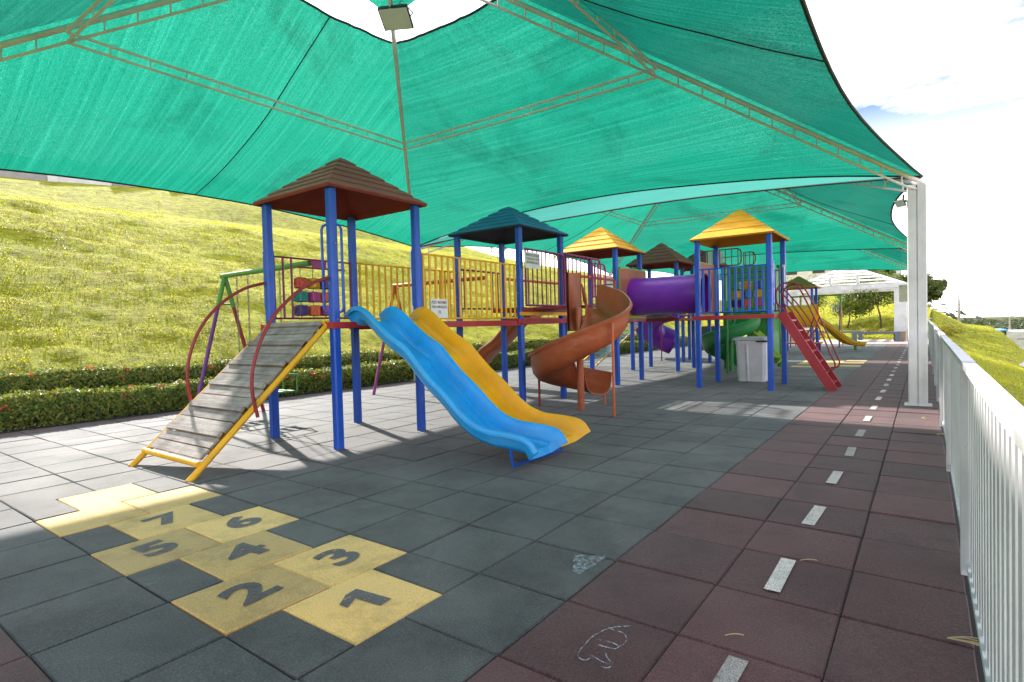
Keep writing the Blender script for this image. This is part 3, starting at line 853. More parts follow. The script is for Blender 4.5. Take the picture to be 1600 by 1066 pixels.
# ---- towers
TW = dict(T1=(X0, X1, 1.985, 3.165), T2=(X0, X1 + .03, 5.24, 6.42), T3=(X0, X1, 8.53, 9.70), T4=(X0, X1, 11.90, 13.08), T5=(-2.045, -.83, 8.71, 9.87))
for k, (a, b_, c, d) in TW.items():
    for x in (a, b_):
        for y in (c, d): post(PS, x, y)
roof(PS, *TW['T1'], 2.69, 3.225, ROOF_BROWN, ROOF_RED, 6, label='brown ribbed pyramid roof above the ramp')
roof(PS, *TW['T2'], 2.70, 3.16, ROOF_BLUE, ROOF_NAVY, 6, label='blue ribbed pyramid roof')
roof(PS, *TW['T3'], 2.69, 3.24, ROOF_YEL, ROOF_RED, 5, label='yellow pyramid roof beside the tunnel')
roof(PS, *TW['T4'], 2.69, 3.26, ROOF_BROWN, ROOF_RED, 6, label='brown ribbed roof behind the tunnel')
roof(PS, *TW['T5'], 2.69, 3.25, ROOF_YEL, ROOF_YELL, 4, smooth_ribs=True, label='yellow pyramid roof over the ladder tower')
for k in ('T1', 'T3', 'T4', 'T5'): deck(PS, *TW[k], ZD)
deck(PS, *TW['T2'], ZD)
deck(PS, X1 - .42, X1 + .03, 5.30, 6.38, 1.49, DRED)
# beams below tower two
m = MB(); m.box((X1 + .08, 5.83, 1.285), (.05, 1.5, .06)); m.build('beam', RED, PS)
m = MB(); m.box((X1 + .075, 5.83, 1.395), (.04, 1.3, .05)); m.build('beam', YELLOW, PS)
bm_ = MB(); bm_.tube([(0, 0, 0), (.012, 0, 0)], .011, 6); bme = bm_.mesh('bolt', CHAIN)
for k in ('T1', 'T2', 'T5'):
    a, b_, c, d = TW[k]
    for x, y in ((b_, c), (b_, d)):
        for z in (1.26, 1.33, 2.1): inst('bolt', bme, PS, (x + PW / 2, y, z))
    for x in (a, b_):
        for z in (1.27, 1.70): inst('bolt', bme, PS, (x, c - PW / 2, z), (0, 0, -math.pi / 2))
# ---- ramp
ry0, ry1 = .50, 1.935
rampR, rampL = -3.64, -4.72
m = MB(); m.beam((X0 + .59, ry0 + .25, .17), (X0 + .59, ry1, ZD - .1), .9, .02); ramp_o = m.build('ramp', YELLOWR, PS, label='plank ramp with yellow side tubes')
for x, dy in ((rampR, .03), (rampL, 0)):
    m = MB(); m.tube([(x, ry0 + dy, -.01), (x, ry1 + .02, ZD - .005)], .029, 10); m.build('side_rail', YELLOWR, ramp_o, smooth=50)
sl_ = (ZD) / (ry1 - ry0); a_ = math.atan(sl_); Lr = math.hypot(ZD, ry1 - ry0)
def rpt(s, off): return Vector((0, ry0 + math.cos(a_) * s - math.sin(a_) * off, math.sin(a_) * s + math.cos(a_) * off))
q = rpt(.17, .01); m = MB(); m.tube([(rampL, q.y, q.z), (rampR, q.y, q.z)], .027, 10); m.build('bottom_bar', YELLOWR, ramp_o, smooth=50)
q = rpt(Lr - .02, .01); m = MB(); m.tube([(rampL, q.y, q.z), (rampR, q.y, q.z)], .022, 10); m.build('top_bar', YELLOWR, ramp_o, smooth=50)
s = .215; cnt = 0; rotm = Matrix.Rotation(a_, 3, 'X')
while s < Lr - .06:
    kind = cnt % 3
    w = .108 if kind < 2 else .062
    if s + w > Lr - .03: w = Lr - .03 - s
    if w < .03: break
    q = rpt(s + w / 2, .012 if kind < 2 else .03)
    m = MB(); wd = (rampR - rampL) - .065; m.box((0, 0, 0), (wd - (0 if kind < 2 else .02), w - .008, .022 if kind < 2 else .03))
    me = m.mesh('plank', WOOD)
    o = inst('plank', me, ramp_o, ((rampR + rampL) / 2 + random.gauss(0, .004), q.y, q.z + random.gauss(0, .0015)), (a_ + (0 if kind < 2 else .06), random.gauss(0, .003), random.gauss(0, .003)))
    s += w + .002; cnt += 1
for x, pts in ((-3.60, [(2.02, 1.78), (1.69, 1.67), (1.40, 1.45), (1.22, 1.21), (1.11, .93), (1.085, .70), (1.13, .45)]), (-4.78, [(1.98, 1.79), (1.68, 1.70), (1.39, 1.50), (1.18, 1.23), (1.07, .91), (1.065, .65), (1.10, .48)])):
    m = MB(); m.tube(arc([(x, yy, zz) for yy, zz in pts], 6), .0165, 8); m.build('arched_handrail', DRED, ramp_o, smooth=60)
# ---- activity panel with turning blocks
def blockpanel(root, a, b_, z0, z1, side, rows_cols, bars, mat, geom, bs=.118, plate=True):
    a, b_ = Vector((*a, 0)), Vector((*b_, 0)); d = b_ - a; m = MB()
    m.tube([a + Vector((0, 0, z0)), b_ + Vector((0, 0, z0)), b_ + Vector((0, 0, z1)), a + Vector((0, 0, z1))], .014, 8, True)
    zt = z1 - .10
    pn = m.build('activity_panel', mat, root, smooth=50)
    m = MB(); m.tube([a + d * .30 + Vector((0, 0, zt)), b_ - d * .08 + Vector((0, 0, zt))], .012, 8); m.build('cross_bar', mat, pn, smooth=50)
    for f in bars:
        m = MB(); m.tube([a + d * f + Vector((0, 0, z0)), a + d * f + Vector((0, 0, z1))], .013, 8); m.build('bar', mat, pn, smooth=50)
    if plate:
        m = MB(); p = a + d * .57 + Vector((0, 0, z1 - .048)); m.box(p, (.02 if abs(d.y) > abs(d.x) else .2, .2 if abs(d.y) > abs(d.x) else .02, .075)); m.build('plate', MAGENTA, pn)
    nr_ = len(rows_cols); f0, fs, zs0, zst = geom
    for ri, row in enumerate(rows_cols):
        zc = zs0 - zst * ri
        for ci, c in enumerate(row):
            p = a + d * (f0 + ci * fs) + Vector((0, 0, zc)); rz = random.uniform(-.6, .6); mm = MB()
            h = bs / 2; bv = .012; rows = []
            for zz, ins in ((-h, bv), (-h + bv, 0), (h - bv, 0), (h, bv)):
                e = h - ins; rows.append([p + Matrix.Rotation(rz, 3, 'Z') @ Vector((x, y, zz)) for x, y in ((-e, -e + bv), (-e + bv, -e), (e - bv, -e), (e, -e + bv), (e, e - bv), (e - bv, e), (-e + bv, e), (-e, e - bv), (-e, -e + bv))])
            mm.grid(rows); mm.add(rows[0][:8], [tuple(range(7, -1, -1))]); mm.add(rows[-1][:8], [tuple(range(8))])
            # raised figure on each side
            for k in range(4):
                rm = Matrix.Rotation(rz + k * math.pi / 2, 3, 'Z'); pts = [p + rm @ Vector((math.cos(t) * .036, -h - .001, math.sin(t) * .036)) for t in [i * .7854 for i in range(8)]]
                if (ri + ci + k) % 2: mm.tube(pts, .006, 5, True)
                else: mm.tube([p + rm @ Vector((-.03, -h, -.03)), p + rm @ Vector((.0, -h, .035)), p + rm @ Vector((.03, -h, -.03))], .006, 5)
            mm.build('block', BLOCKC[c], pn, smooth=40)
    for ci in range(3):
        p = a + d * (f0 + ci * fs); m = MB(); m.tube([p + Vector((0, 0, z0)), p + Vector((0, 0, zt))], .005, 6); m.build('rod', CHAIN, pn)
    return pn
blockpanel(PS, (X0, 2.03), (X0, 3.12), 1.375, 2.09, 1, [['red', 'yellow', 'purple'], ['teal', 'pink', 'orange'], ['purple', 'orange', 'pink']], (.015, .12, .22, .78, .90), PURPLE, (.325, .158, 1.80, .166), .128)
handle(PS, X1 - .005, 1.985, 1.40, 2.30, .20, (.8, .6)); handle(PS, X0, 1.985, 1.45, 2.18, .10, (.8, .6)); handle(PS, X1, 3.165, 1.45, 2.18, .10, (.8, .6))
# ---- bridge one with yellow rails
m = MB(); m.box((X1 + .06, 4.2, ZD - .045), (.055, 2.1, .075)); m.box((X0 - .06, 4.2, ZD - .045), (.055, 2.1, .075)); br = m.build('bridge', RED, PS)
for i in range(17):
    m = MB(); m.box(((X0 + X1) / 2, 3.24 + i * .122, ZD - .02), (1.14, .112, .025)); m.build('board', WOOD, br)
railing(PS, (X1, 3.22), (X1, 5.20), ZD + .03, 2.115, 18, YELLOW, .0115, .009, flat=(.029, .014), label='yellow bridge railing nearest the slides')
railing(PS, (X0, 3.22), (X0, 5.20), ZD + .06, 2.10, 18, YELLOW, .0115, .009, flat=(.029, .014), label='yellow bridge railing on the hedge side')
# ---- straight slides
rim = [(-3.66, 1.385), (-3.56, 1.445), (-3.44, 1.462), (-3.30, 1.40), (-3.14, 1.28), (-2.98, 1.165), (-2.86, 1.10), (-2.74, 1.03), (-2.60, .895), (-2.46, .77), (-2.33, .675), (-2.22, .585), (-2.10, .48), (-1.95, .385), (-1.78, .335), (-1.6, .325), (-1.44, .31), (-1.34, .275), (-1.27, .19)]
def slide_path(yc, dx):
    P = arc([(x + dx, yc, z) for x, z in rim], 4); out_ = []
    for i, p in enumerate(P):
        d = (P[min(i + 1, len(P) - 1)] - P[max(0, i - 1)]).normalized(); out_.append((p, Vector((0, -1, 0)), Vector((-d.z, 0, d.x)).normalized()))
    return out_
def uprof(w, dep):
    return [(-w - .02, -.045), (-w - .022, -.012), (-w - .008, .004), (-w + .012, .002), (-w + .028, -.02), (-w + .04, -dep * .7), (-w + .07, -dep * .94), (-w + .12, -dep), (0, -dep - .004), (w - .12, -dep), (w - .07, -dep * .94), (w - .04, -dep * .7), (w - .028, -.02), (w - .012, .002), (w + .008, .004), (w + .022, -.012), (w + .02, -.045)]
s1 = trough(PS, slide_path(2.385, 0.03), uprof(.235, .155), SLIDE_B, label='blue wavy slide')
s2 = trough(PS, slide_path(2.895, -.02), uprof(.235, .155), SLIDE_Y, label='yellow wavy slide')
m = MB(); m.tube([(-1.58, 2.24, .16), (-1.58, 2.27, .012), (-1.55, 3.02, .012), (-1.55, 3.05, .16)], .014, 6); m.build('foot', BLUE2, s1, smooth=50)
# ---- tower two: purple guard rails
railing(PS, (X1 + .10, 5.30), (X1 + .10, 6.42), 1.52, 2.36, 9, PURPLE, .017, .011, endcurve=True, label='purple rounded guard rail over the spiral slide')
railing(PS, (X1 + .02, 6.62), (X1 + .02, 7.86), 1.54, 2.40, 9, PURPLE, .016, .011, endcurve=True, label='second purple guard rail beyond the spiral slide')
railing(PS, (X1 + .12, 7.36), (X1 + .12, 7.86), 1.70, 2.30, 4, MAGENTA, .015, .010, endcurve=True)
railing(PS, (X0, 5.30), (X0, 6.36), 1.52, 2.15, 7, PURPLE, .016, .011)
# ---- bridge two with orange tubes
m = MB(); m.box(((X0 + X1) / 2, 7.47, ZD - .035), (1.0, 2.0, .03)); br2 = m.build('bridge', ORANGET, PS, label='plank bridge with orange tube rails')
for x in (X0, X1):
    m = MB(); m.tube([(x, 6.40, 1.345), (x, 6.42, 2.0), (x, 6.45, 2.05), (x, 6.52, 2.06), (x, 7.5, 2.06), (x, 8.40, 2.06), (x, 8.49, 2.03), (x, 8.5, 1.95), (x, 8.5, 1.345)], .027, 8, True); m.build('tube_rail', ORANGET, br2, smooth=50)
for i in range(15):
    m = MB(); m.box(((X0 + X1) / 2, 6.55 + i * .135, ZD), (1.12, .12, .03)); m.build('board', WOOD, br2)
for x in (X0,):
    for i in range(9):
        m = MB(); yy = 6.6 + i * .22; m.tube([(x, yy, 1.35), (x + random.gauss(0, .01), yy + .02, 1.7), (x, yy, 2.05)], .006, 5); m.build('chain', CHAIN, br2)
# ---- spiral slide
CX, CY = -2.66, 5.40
rimz = [(90, 1.80), (60, 1.68), (30, 1.51), (0, 1.385), (-30, 1.26), (-60, 1.14), (-90, 1.0), (-120, .87), (-150, .79), (-180, .70), (-210, .62), (-240, .55), (-270, .49), (-290, .46)]
rz_tab = [(-a, z) for a, z in rimz]
dep_tab = [(-90, .36), (-30, .38), (60, .38), (150, .36), (240, .32), (300, .28)]
rows = []
prof_r = [(.735, -.05), (.745, -.015), (.73, .008), (.708, .008), (.695, -.02), (.685, -.4), (.66, -.72), (.60, -.93), (.50, -1.0), (.36, -.97), (.24, -.86), (.165, -.66), (.13, -.35), (.12, -.02), (.10, .0), (.09, -.06)]
def sec(c, rad, z, dep, tang_shift=Vector((0, 0, 0))):
    fwdl, backl = [], []
    pts = []
    for r_, f_ in prof_r: pts.append((r_, z + (f_ * dep if f_ < -.1 else f_)))
    bk = []
    for i, (r_, zz) in enumerate(pts):
        a = pts[max(0, i - 1)]; b_ = pts[min(len(pts) - 1, i + 1)]; t = Vector((b_[0] - a[0], b_[1] - a[1])).normalized(); bk.append((r_ - t.y * -.013 * -1, zz - t.x * -.013))
    lp = pts + bk[::-1] + [pts[0]]
    return [c + rad * r_ + Vector((0, 0, zz - 0)) + tang_shift for r_, zz in lp]
C0 = Vector((CX, CY, 0))
ang = 96
while ang >= -282:
    rad = Vector((math.cos(R(ang)), math.sin(R(ang)), 0))
    rows.append(sec(C0, rad, lerpt(-ang, rz_tab), lerpt(-ang, dep_tab))); ang -= 6
m = MB(); m.grid(rows, True)
n = len(prof_r)
for e in (0, -1):
    m.add(rows[e][:2 * n], [((i, i + 1, 2 * n - 2 - i, 2 * n - 1 - i) if e else (2 * n - 1 - i, 2 * n - 2 - i, i + 1, i)) for i in range(n - 1)])
spiral = m.build('spiral_slide', SPIRAL, PS, smooth=48, label='rust orange spiral slide')
m = MB(); m.tube([(CX, CY, -.02), (CX, CY, 1.45)], .05, 14); m.build('centre_post', SPIRAL, spiral, smooth=50)
m = MB(); prow = [[Vector((CX + math.cos(R(a)) * .17, CY + math.sin(R(a)) * .17, z)) for a in range(215, 95, -12)] for z in (1.12, 1.955)]
pb = [[Vector((CX + (p.x - CX) * .82, CY + (p.y - CY) * .82, p.z)) for p in r_] for r_ in prow]
m.grid([pb[0], pb[1], prow[1], prow[0], pb[0]]); m.build('guard_panel', SPIRAL, spiral, smooth=40)
m = MB(); m.box((-3.13, 5.80, 1.475), (.74, .62, .035)); m.build('entry_plate', DRED, spiral)
for (x, y, h, mt) in ((-1.99, 5.08, 1.22, ORANGET), (-3.38, 5.42, .5, DRED), (-2.62, 6.05, .2, ORANGET)):
    m = MB(); m.tube([(x, y, 0), (x, y, h)], .0175, 8); m.build('support_leg', mt, spiral, smooth=50)
# wavy slide behind, falling toward the hedge from tower two
s3p = arc([(-4.75, 7.5, 1.52), (-4.95, 7.5, 1.56), (-5.3, 7.5, 1.30), (-5.7, 7.5, .95), (-6.0, 7.5, .78), (-6.3, 7.5, .52), (-6.65, 7.5, .42), (-7.0, 7.5, .40)], 4)
pth = []
for i, p in enumerate(s3p):
    d = (s3p[min(i + 1, len(s3p) - 1)] - s3p[max(0, i - 1)]).normalized(); pth.append((p, Vector((0, 1, 0)), Vector((d.z, 0, -d.x)).normalized()))
s3 = trough(PS, pth, uprof(.25, .16), SPIRAL, label='rust orange slide dropping toward the hedge')
m = MB(); m.tube([(-6.8, 7.35, .25), (-6.8, 7.35, 0)], .014, 6); m.tube([(-6.8, 7.65, .25), (-6.8, 7.65, 0)], .014, 6); m.build('foot', CHAIN, s3)
# ---- tower three / tunnel / tower five
def ringpanel(root, x, y0, y1, z0, z1, cyy, czz, rr_, mat, trim):
    m = MB(); n = 40; outer = []; inner = []
    for i in range(n):
        a = 2 * math.pi * i / n; c, s_ = math.cos(a), math.sin(a)
        k = min((y1 - cyy if c > 0 else cyy - y0) / max(1e-6, abs(c)), (z1 - czz if s_ > 0 else czz - z0) / max(1e-6, abs(s_)))
        outer.append((cyy + c * k, czz + s_ * k)); inner.append((cyy + c * rr_, czz + s_ * rr_))
    for xo in (-.016, .016):
        m.add([(x + xo, a, b_) for a, b_ in outer] + [(x + xo, a, b_) for a, b_ in inner], [((i, (i + 1) % n, n + (i + 1) % n, n + i) if xo > 0 else (n + i, n + (i + 1) % n, (i + 1) % n, i)) for i in range(n)])
    p = m.build('tunnel_panel', mat, root)
    m = MB(); w = .03
    for a, b_ in (((y0, z0), (y1, z0)), ((y1, z0), (y1, z1)), ((y1, z1), (y0, z1)), ((y0, z1), (y0, z0))): m.beam((x, *a), (x, *b_), .046, w, (1, 0, 0))
    m.build('trim', trim, p); return p
TY, TZ, TR = 9.26, 1.745, .375
ringpanel(PS, X1 + .05, 8.60, 9.86, 1.33, 2.30, TY, TZ, TR - .01, SALMON, LIME)
ringpanel(PS, -2.09, 8.78, 9.80, 1.33, 2.30, TY, TZ, TR - .01, SALMON, LIME)
m = MB(); rows = []
for x in (X1 + .04, X1 + .07, -3.3, -3.0, -2.7, -2.4, -2.12, -2.08):
    rr_ = TR + (.012 if x in (X1 + .07, -2.12) else 0); rows.append([(x, TY + math.cos(a) * rr_, TZ + math.sin(a) * rr_) for a in [2 * math.pi * i / 40 for i in range(41)]])
m.grid(rows); tun = m.build('tunnel', TUNNEL, PS, smooth=True, label='purple crawl tunnel between two yellow roofed towers')
m = MB(); m.grid([[(x, TY + math.cos(a) * (TR - .02), TZ + math.sin(a) * (TR - .02)) for a in [2 * math.pi * i / 40 for i in range(41)]] for x in (X1 + .045, -2.085)], True); m.build('inner_wall', TUNNEL, tun, smooth=True)
m = MB(); m.beam((X1 + .06, TY - .5, 1.34), (X1 + .4, TY - .5, 1.34), .02, .03); m.build('bracket', LIME, tun)
railing(PS, (-2.0, 8.70), (-.875, 8.70), 1.365, 2.145, 10, BLUE2, .0125, .011, flat=(.036, .018), label='blue railing facing the camera on the ladder tower')
blockpanel(PS, (-1.98, 9.89), (-.9, 9.89), 1.37, 2.13, 1, [['green', 'yellow', 'blue'], ['yellow', 'blue', 'yellow'], ['purple', 'red', 'pink']], (.04, .14, .93), BLUE2, (.287, .19, 1.88, .172), .15, False)
handle(PS, -.80, 8.83, 1.45, 2.2, .09, (0, 1), BLUE2); handle(PS, -.80, 9.75, 1.45, 2.2, .09, (0, 1), BLUE2)
for yy in (8.835, 9.75):
    m = MB(); m.box((-.80, yy, 1.85), (.03, .10, .72)); m.build('side_guard', PLASTER if yy > 9 else BLUE2, PS)
# ladder
m = MB()
for yy in (9.06, 9.67): m.beam((-.72, yy, 1.32), (.06, yy, -.01), .035, .15, (0, 0, 1))
lad = m.build('ladder', RED, PS, label='red step ladder with tube handrails')
for i in range(7):
    f_ = (i + .75) / 7.4; m = MB(); m.box((-.72 + .78 * f_, 9.365, 1.32 - 1.32 * f_), (.13, .575, .028)); m.build('step', RED, lad)
for yy in (9.06, 9.67):
    m = MB()
    m.tube(arc([(-.73, yy, 1.30), (-.79, yy, 1.52), (-.79, yy, 1.72), (-.70, yy, 1.82), (-.56, yy, 1.83), (-.44, yy, 1.74), (-.20, yy, 1.20), (.02, yy, .62), (.085, yy, .45), (.06, yy, .36), (-.02, yy, .34), (-.16, yy, .30)], 5), .0135, 8)
    m.tube(arc([(-.80, yy, 1.50), (-.66, yy, 1.36), (-.6, yy, 1.22)], 5), .0125, 8)
    m.tube(arc([(-.78, yy, 1.75), (-.55, yy, 1.46), (-.36, yy, 1.16), (-.32, yy, 1.06)], 5), .0125, 8)
    m.tube([(-.40, yy, .82), (-.28, yy, 1.02), (-.22, yy, 1.22)], .011, 6)
    m.build('handrail', DRED, lad, smooth=60)
# ---- arched bridge to tower four, and net climb
m = MB()
for x in (X0 + .03, X1 - .03): m.tube(arc([(x, 9.75, 1.32), (x, 10.3, 1.40), (x, 10.8, 1.43), (x, 11.3, 1.40), (x, 11.85, 1.32)], 5), .028, 8)
br3 = m.build('bridge', PURPLE, PS, smooth=60, label='low arched bridge with purple edge tubes')
for i in range(16):
    yy = 9.82 + i * .13; m = MB(); m.box(((X0 + X1) / 2, yy, 1.31 + .10 * math.sin(math.pi * (yy - 9.75) / 2.1)), (1.1, .118, .025)); m.build('board', WOOD, br3)
for z in (1.65, 2.05):
    m = MB(); m.tube(arc([(X0, 9.75, z), (X0, 10.8, z + .1), (X0, 11.85, z)], 6), .016, 7); m.build('handrail', PURPLE, br3, smooth=60)
m = MB()
na, nb = Vector((-6.55, 12.0, 0)), Vector((X0 - .04, 12.0, 1.32)); na2, nb2 = Vector((-6.4, 12.95, 0)), Vector((X0 - .04, 12.95, 1.32))
m.tube([na, nb], .025, 8); m.tube([na2, nb2], .025, 8); m.tube([na, na2], .025, 8)
net = m.build('climbing_net', YELLOWR, PS, smooth=50, label='sloping rope net with yellow side tubes')
for i in range(1, 15):
    f_ = i / 15; m = MB(); m.tube([na.lerp(nb, f_), na.lerp(nb, f_).lerp(na2.lerp(nb2, f_), .5) + Vector((0, 0, -.05)), na2.lerp(nb2, f_)], .009, 5); m.build('rope', ROPE, net)
for i in range(1, 7):
    f_ = i / 7; m = MB(); m.tube([na.lerp(na2, f_), na.lerp(na2, f_).lerp(nb.lerp(nb2, f_), .5) + Vector((0, 0, -.06)), nb.lerp(nb2, f_)], .009, 5); m.build('rope', ROPE, net)
m = MB(); m.tube([(-5.37, 15.4, 0), (-5.37, 15.4, 1.3)], .02, 6); m.build('support_leg', DRED, PS, smooth=50)
railing(PS, (X0, 11.95), (X0, 13.0), 1.38, 2.1, 7, YELLOW, .014, .01)
railing(PS, (X1, 11.95), (X1, 13.0), 1.38, 2.1, 8, ORANGET, .014, .01)

# ------------------------------------------------------------------ signs on the rails
def sign(loc, w, h, lines, label, mat):
    root = thing('notice_sign', label, 'sign', loc)
    m = MB(); m.box(loc, (.006, w, h)); bd = m.build('board', SIGNW, root)
    for i, (txt, sz, dz) in enumerate(lines):
        me = text_mesh(txt, sz, .0006); me.materials.append(mat)
        o = bpy.data.objects.new('lettering', me); COL.objects.link(o); o.parent = bd
        wdt = max(v.co.x for v in me.vertices) - min(v.co.x for v in me.vertices)
        k = min(1, w * .88 / wdt)
        o.location = (.0045, 0, dz); o.location = Vector((loc[0] + .0045, loc[1], loc[2] + dz)) - worldloc(root); o.rotation_euler = (R(90), 0, R(90)); o.scale = (k, 1, 1)
sign((X1 + .032, 3.50, 1.455), .30, .235, [('PESO MÁXIMO', .050, .075), ('PARA O BRINQUEDO', .046, .018), ('70', .052, -.045)], 'small white notice with red print at the foot of the yellow railing', INK_R)
sign((X1 + .135, 5.44, 2.19), .40, .24, [('BRINQUEDO DESTINADO', .05, .075), ('A CRIANÇAS DE 3 A 12 ANOS', .05, .020), ('SOB SUPERVISÃO DE ADULTO', .05, -.035)], 'white notice with black print on the purple guard rail', INK_B)

# ------------------------------------------------------------------ swings beside the hedge
def swing(a, b_, z, spread, cols, barmat, seats, label, ends=2):
    a, b_ = Vector((*a, 0)), Vector((*b_, 0)); d = (b_ - a).normalized(); n_ = Vector((-d.y, d.x, 0))
    root = thing('swing_set', label, 'swing set', (a + b_) / 2)
    m = MB(); m.tube([a - d * .08 + Vector((0, 0, z)), b_ + d * .08 + Vector((0, 0, z))], .036, 10); m.build('top_bar', barmat, root, smooth=50)
    ci = 0
    for e in (a, b_)[:ends]:
        for sg in (-1, 1):
            top_, foot = e + Vector((0, 0, z)), e + n_ * sg * spread
            kn = top_.lerp(foot, .22)
            m = MB(); m.tube([top_, kn], .033, 8); lg0 = m.build('upper_leg', barmat, root, smooth=50)
            m = MB(); m.tube([kn, foot], .028, 8); m.build('leg', cols[ci % len(cols)], root, smooth=50); ci += 1
        k1, k2 = (e + Vector((0, 0, z))).lerp(e + n_ * spread, .2), (e + Vector((0, 0, z))).lerp(e - n_ * spread, .2)
        m = MB(); m.tube([k1, k2], .014, 6); m.build('brace', barmat, root)
    for (f_, mt, w, zs) in seats:
        c = a.lerp(b_, f_); st = None
        p = c + Vector((0, 0, zs)); mm = MB()
        # toddler seat: slatted base, back and front bars on a tube frame
        for k in (-.14, 0, .14): mm.beam(p - d * w / 2 + n_ * k, p + d * w / 2 + n_ * k, .07, .018)
        for zz in (.12, .24): mm.beam(p - d * w / 2 - n_ * .18 + Vector((0, 0, zz)), p + d * w / 2 - n_ * .18 + Vector((0, 0, zz)), .015, .05)
        mm.tube([p - d * w / 2 + n_ * .2 + Vector((0, 0, .22)), p + d * w / 2 + n_ * .2 + Vector((0, 0, .22))], .014, 6)
        for sg in (-1, 1): mm.tube([p + d * sg * w / 2 + n_ * .2 + Vector((0, 0, 0)), p + d * sg * w / 2 + n_ * .2 + Vector((0, 0, .22)), p + d * sg * w / 2 - n_ * .2 + Vector((0, 0, .26)), p + d * sg * w / 2 - n_ * .2, p + d * sg * w / 2 + n_ * .2], .014, 6)
        st = mm.build('seat', mt, root)
        for sg in (-1, 1):
            q0, q1 = p + d * sg * w / 2 + Vector((0, 0, .24)), c + d * sg * w / 2 + Vector((0, 0, z - .03)); mm = MB(); L_ = (q1 - q0).length; nl = int(L_ / .06)
            for i in range(nl):
                u0, u1 = q0.lerp(q1, i / nl), q0.lerp(q1, (i + 1.15) / nl); ax = d if i % 2 else n_
                mm.tube([u0 - ax * .009, u1 - ax * .009, u1 + ax * .009, u0 + ax * .009], .004, 4, True)
            mm.build('chain', CHAIN, st)
    return root
swing((-6.98, 2.6), (-4.93, 2.58), 2.06, .52, [VIOLET, DRED], GREENT, [(.24, GREENT, .30, .36), (.62, GREENT, .34, .42)], 'swing with green top bar and violet and red legs behind the ramp', 1)
swing((-7.05, 5.95), (-4.93, 6.0), 2.06, .62, [MAGENTA, GREENT], ORANGET, [(.45, YELLOW, .42, .36)], 'swing with orange top bar and magenta leg behind the yellow railing', 1)

# ------------------------------------------------------------------ hedges
def leaf(mb, p, nrm, s):
    a = Vector(nrm).normalized(); x = a.orthogonal().normalized(); x = Matrix.Rotation(random.uniform(0, 6.28), 3, a) @ x; y = a.cross(x)
    mb.add([p - x * s, p + y * s * .45 + a * s * .12, p + x * s, p - y * s * .45 + a * s * .12], [(0, 1, 2, 3)])
def hedge(x0, x1, y0, y1, zb, h, nleaf, label, nfl):
    root = thing('hedge', label, 'hedge', ((x0 + x1) / 2, (y0 + y1) / 2, zb), 'clipped flowering hedges along the slope')
    m = MB(); m.box(((x0 + x1) / 2, (y0 + y1) / 2, zb + h * .42), (x1 - x0 - .16, y1 - y0, h * .84)); m.build('twigs', HEDGED, root)
    m = MB()
    for i in range(nleaf):
        y = y0 + (y1 - y0) * random.random() ** 1.75
        w = .05 * noise.noise(Vector((x0, y * 1.7, 0))) + .03 * noise.noise(Vector((x0, y * 5, 4)))
        hh = h * (1 + .16 * noise.noise(Vector((3.3, y * .9, x0))) + .07 * noise.noise(Vector((1.3, y * 3.1, x0))))
        q = random.random()
        if q < .58:
            zf = random.random() ** .8; p = Vector((x1 + w - .05 * random.random() ** 2 + .05 * math.sin(zf * 3.1), y, zb + .02 + hh * zf)); nr_ = Vector((1, random.gauss(0, .6), random.gauss(.4, .5)))
        elif q < .93:
            p = Vector((random.uniform(x0, x1 + w), y, zb + hh * (1 + random.gauss(0, .035)))); nr_ = Vector((random.gauss(.2, .5), random.gauss(0, .5), 1))
        else:
            p = Vector((random.uniform(x0, x1), y, zb + hh + random.uniform(0, .07))); nr_ = Vector((random.gauss(0, .8), random.gauss(0, .8), .6))
        leaf(m, p, nr_, random.uniform(.02, .043) * (1 + .4 * (y > 9)))
    m.build('foliage', HEDGEL, root)
    for i in range(nfl):
        y = y0 + (y1 - y0) * random.random() ** 1.5; m = MB()
        hh = h * (1 + .16 * noise.noise(Vector((3.3, y * .9, x0))))
        p = Vector((random.uniform(x0 + .1, x1 + .03), y, zb + hh + .015)) if random.random() < .6 else Vector((x1 + .045, y, zb + hh * random.uniform(.55, .98)))
        for k in range(16): leaf(m, p + Vector((random.gauss(0, .026), random.gauss(0, .026), random.gauss(0, .016))), (random.gauss(.4, .5), random.gauss(0, .5), .7), .026)
        m.build('flower', FLOWER, root)
hedge(-9.02, -8.46, -1.6, 27, 0, .405, 52000, 'clipped front hedge bordering the rubber floor', 42)
hedge(-10.1, -9.5, -1.6, 27, .30, .36, 40000, 'clipped rear hedge at the foot of the grass slope', 34)
m = MB()
for _ in range(1500):
    y = -1.5 + 20 * random.random() ** 1.6; leaf(m, Vector((-8.42 + random.gauss(0, .035), y, .012 + random.random() * .02)), (0, 0, 1), random.uniform(.008, .02))
o = m.build('fallen_petals', FALLEN); o['kind'] = 'stuff'; o['label'] = 'pale fallen petals and leaves along the hedge foot'; o['category'] = 'petals'
m = MB(); m.box((-9.2, 12.6, -.02), (1.62, 29.5, .06)); structure(m.build('planting_bed', HEDGED))

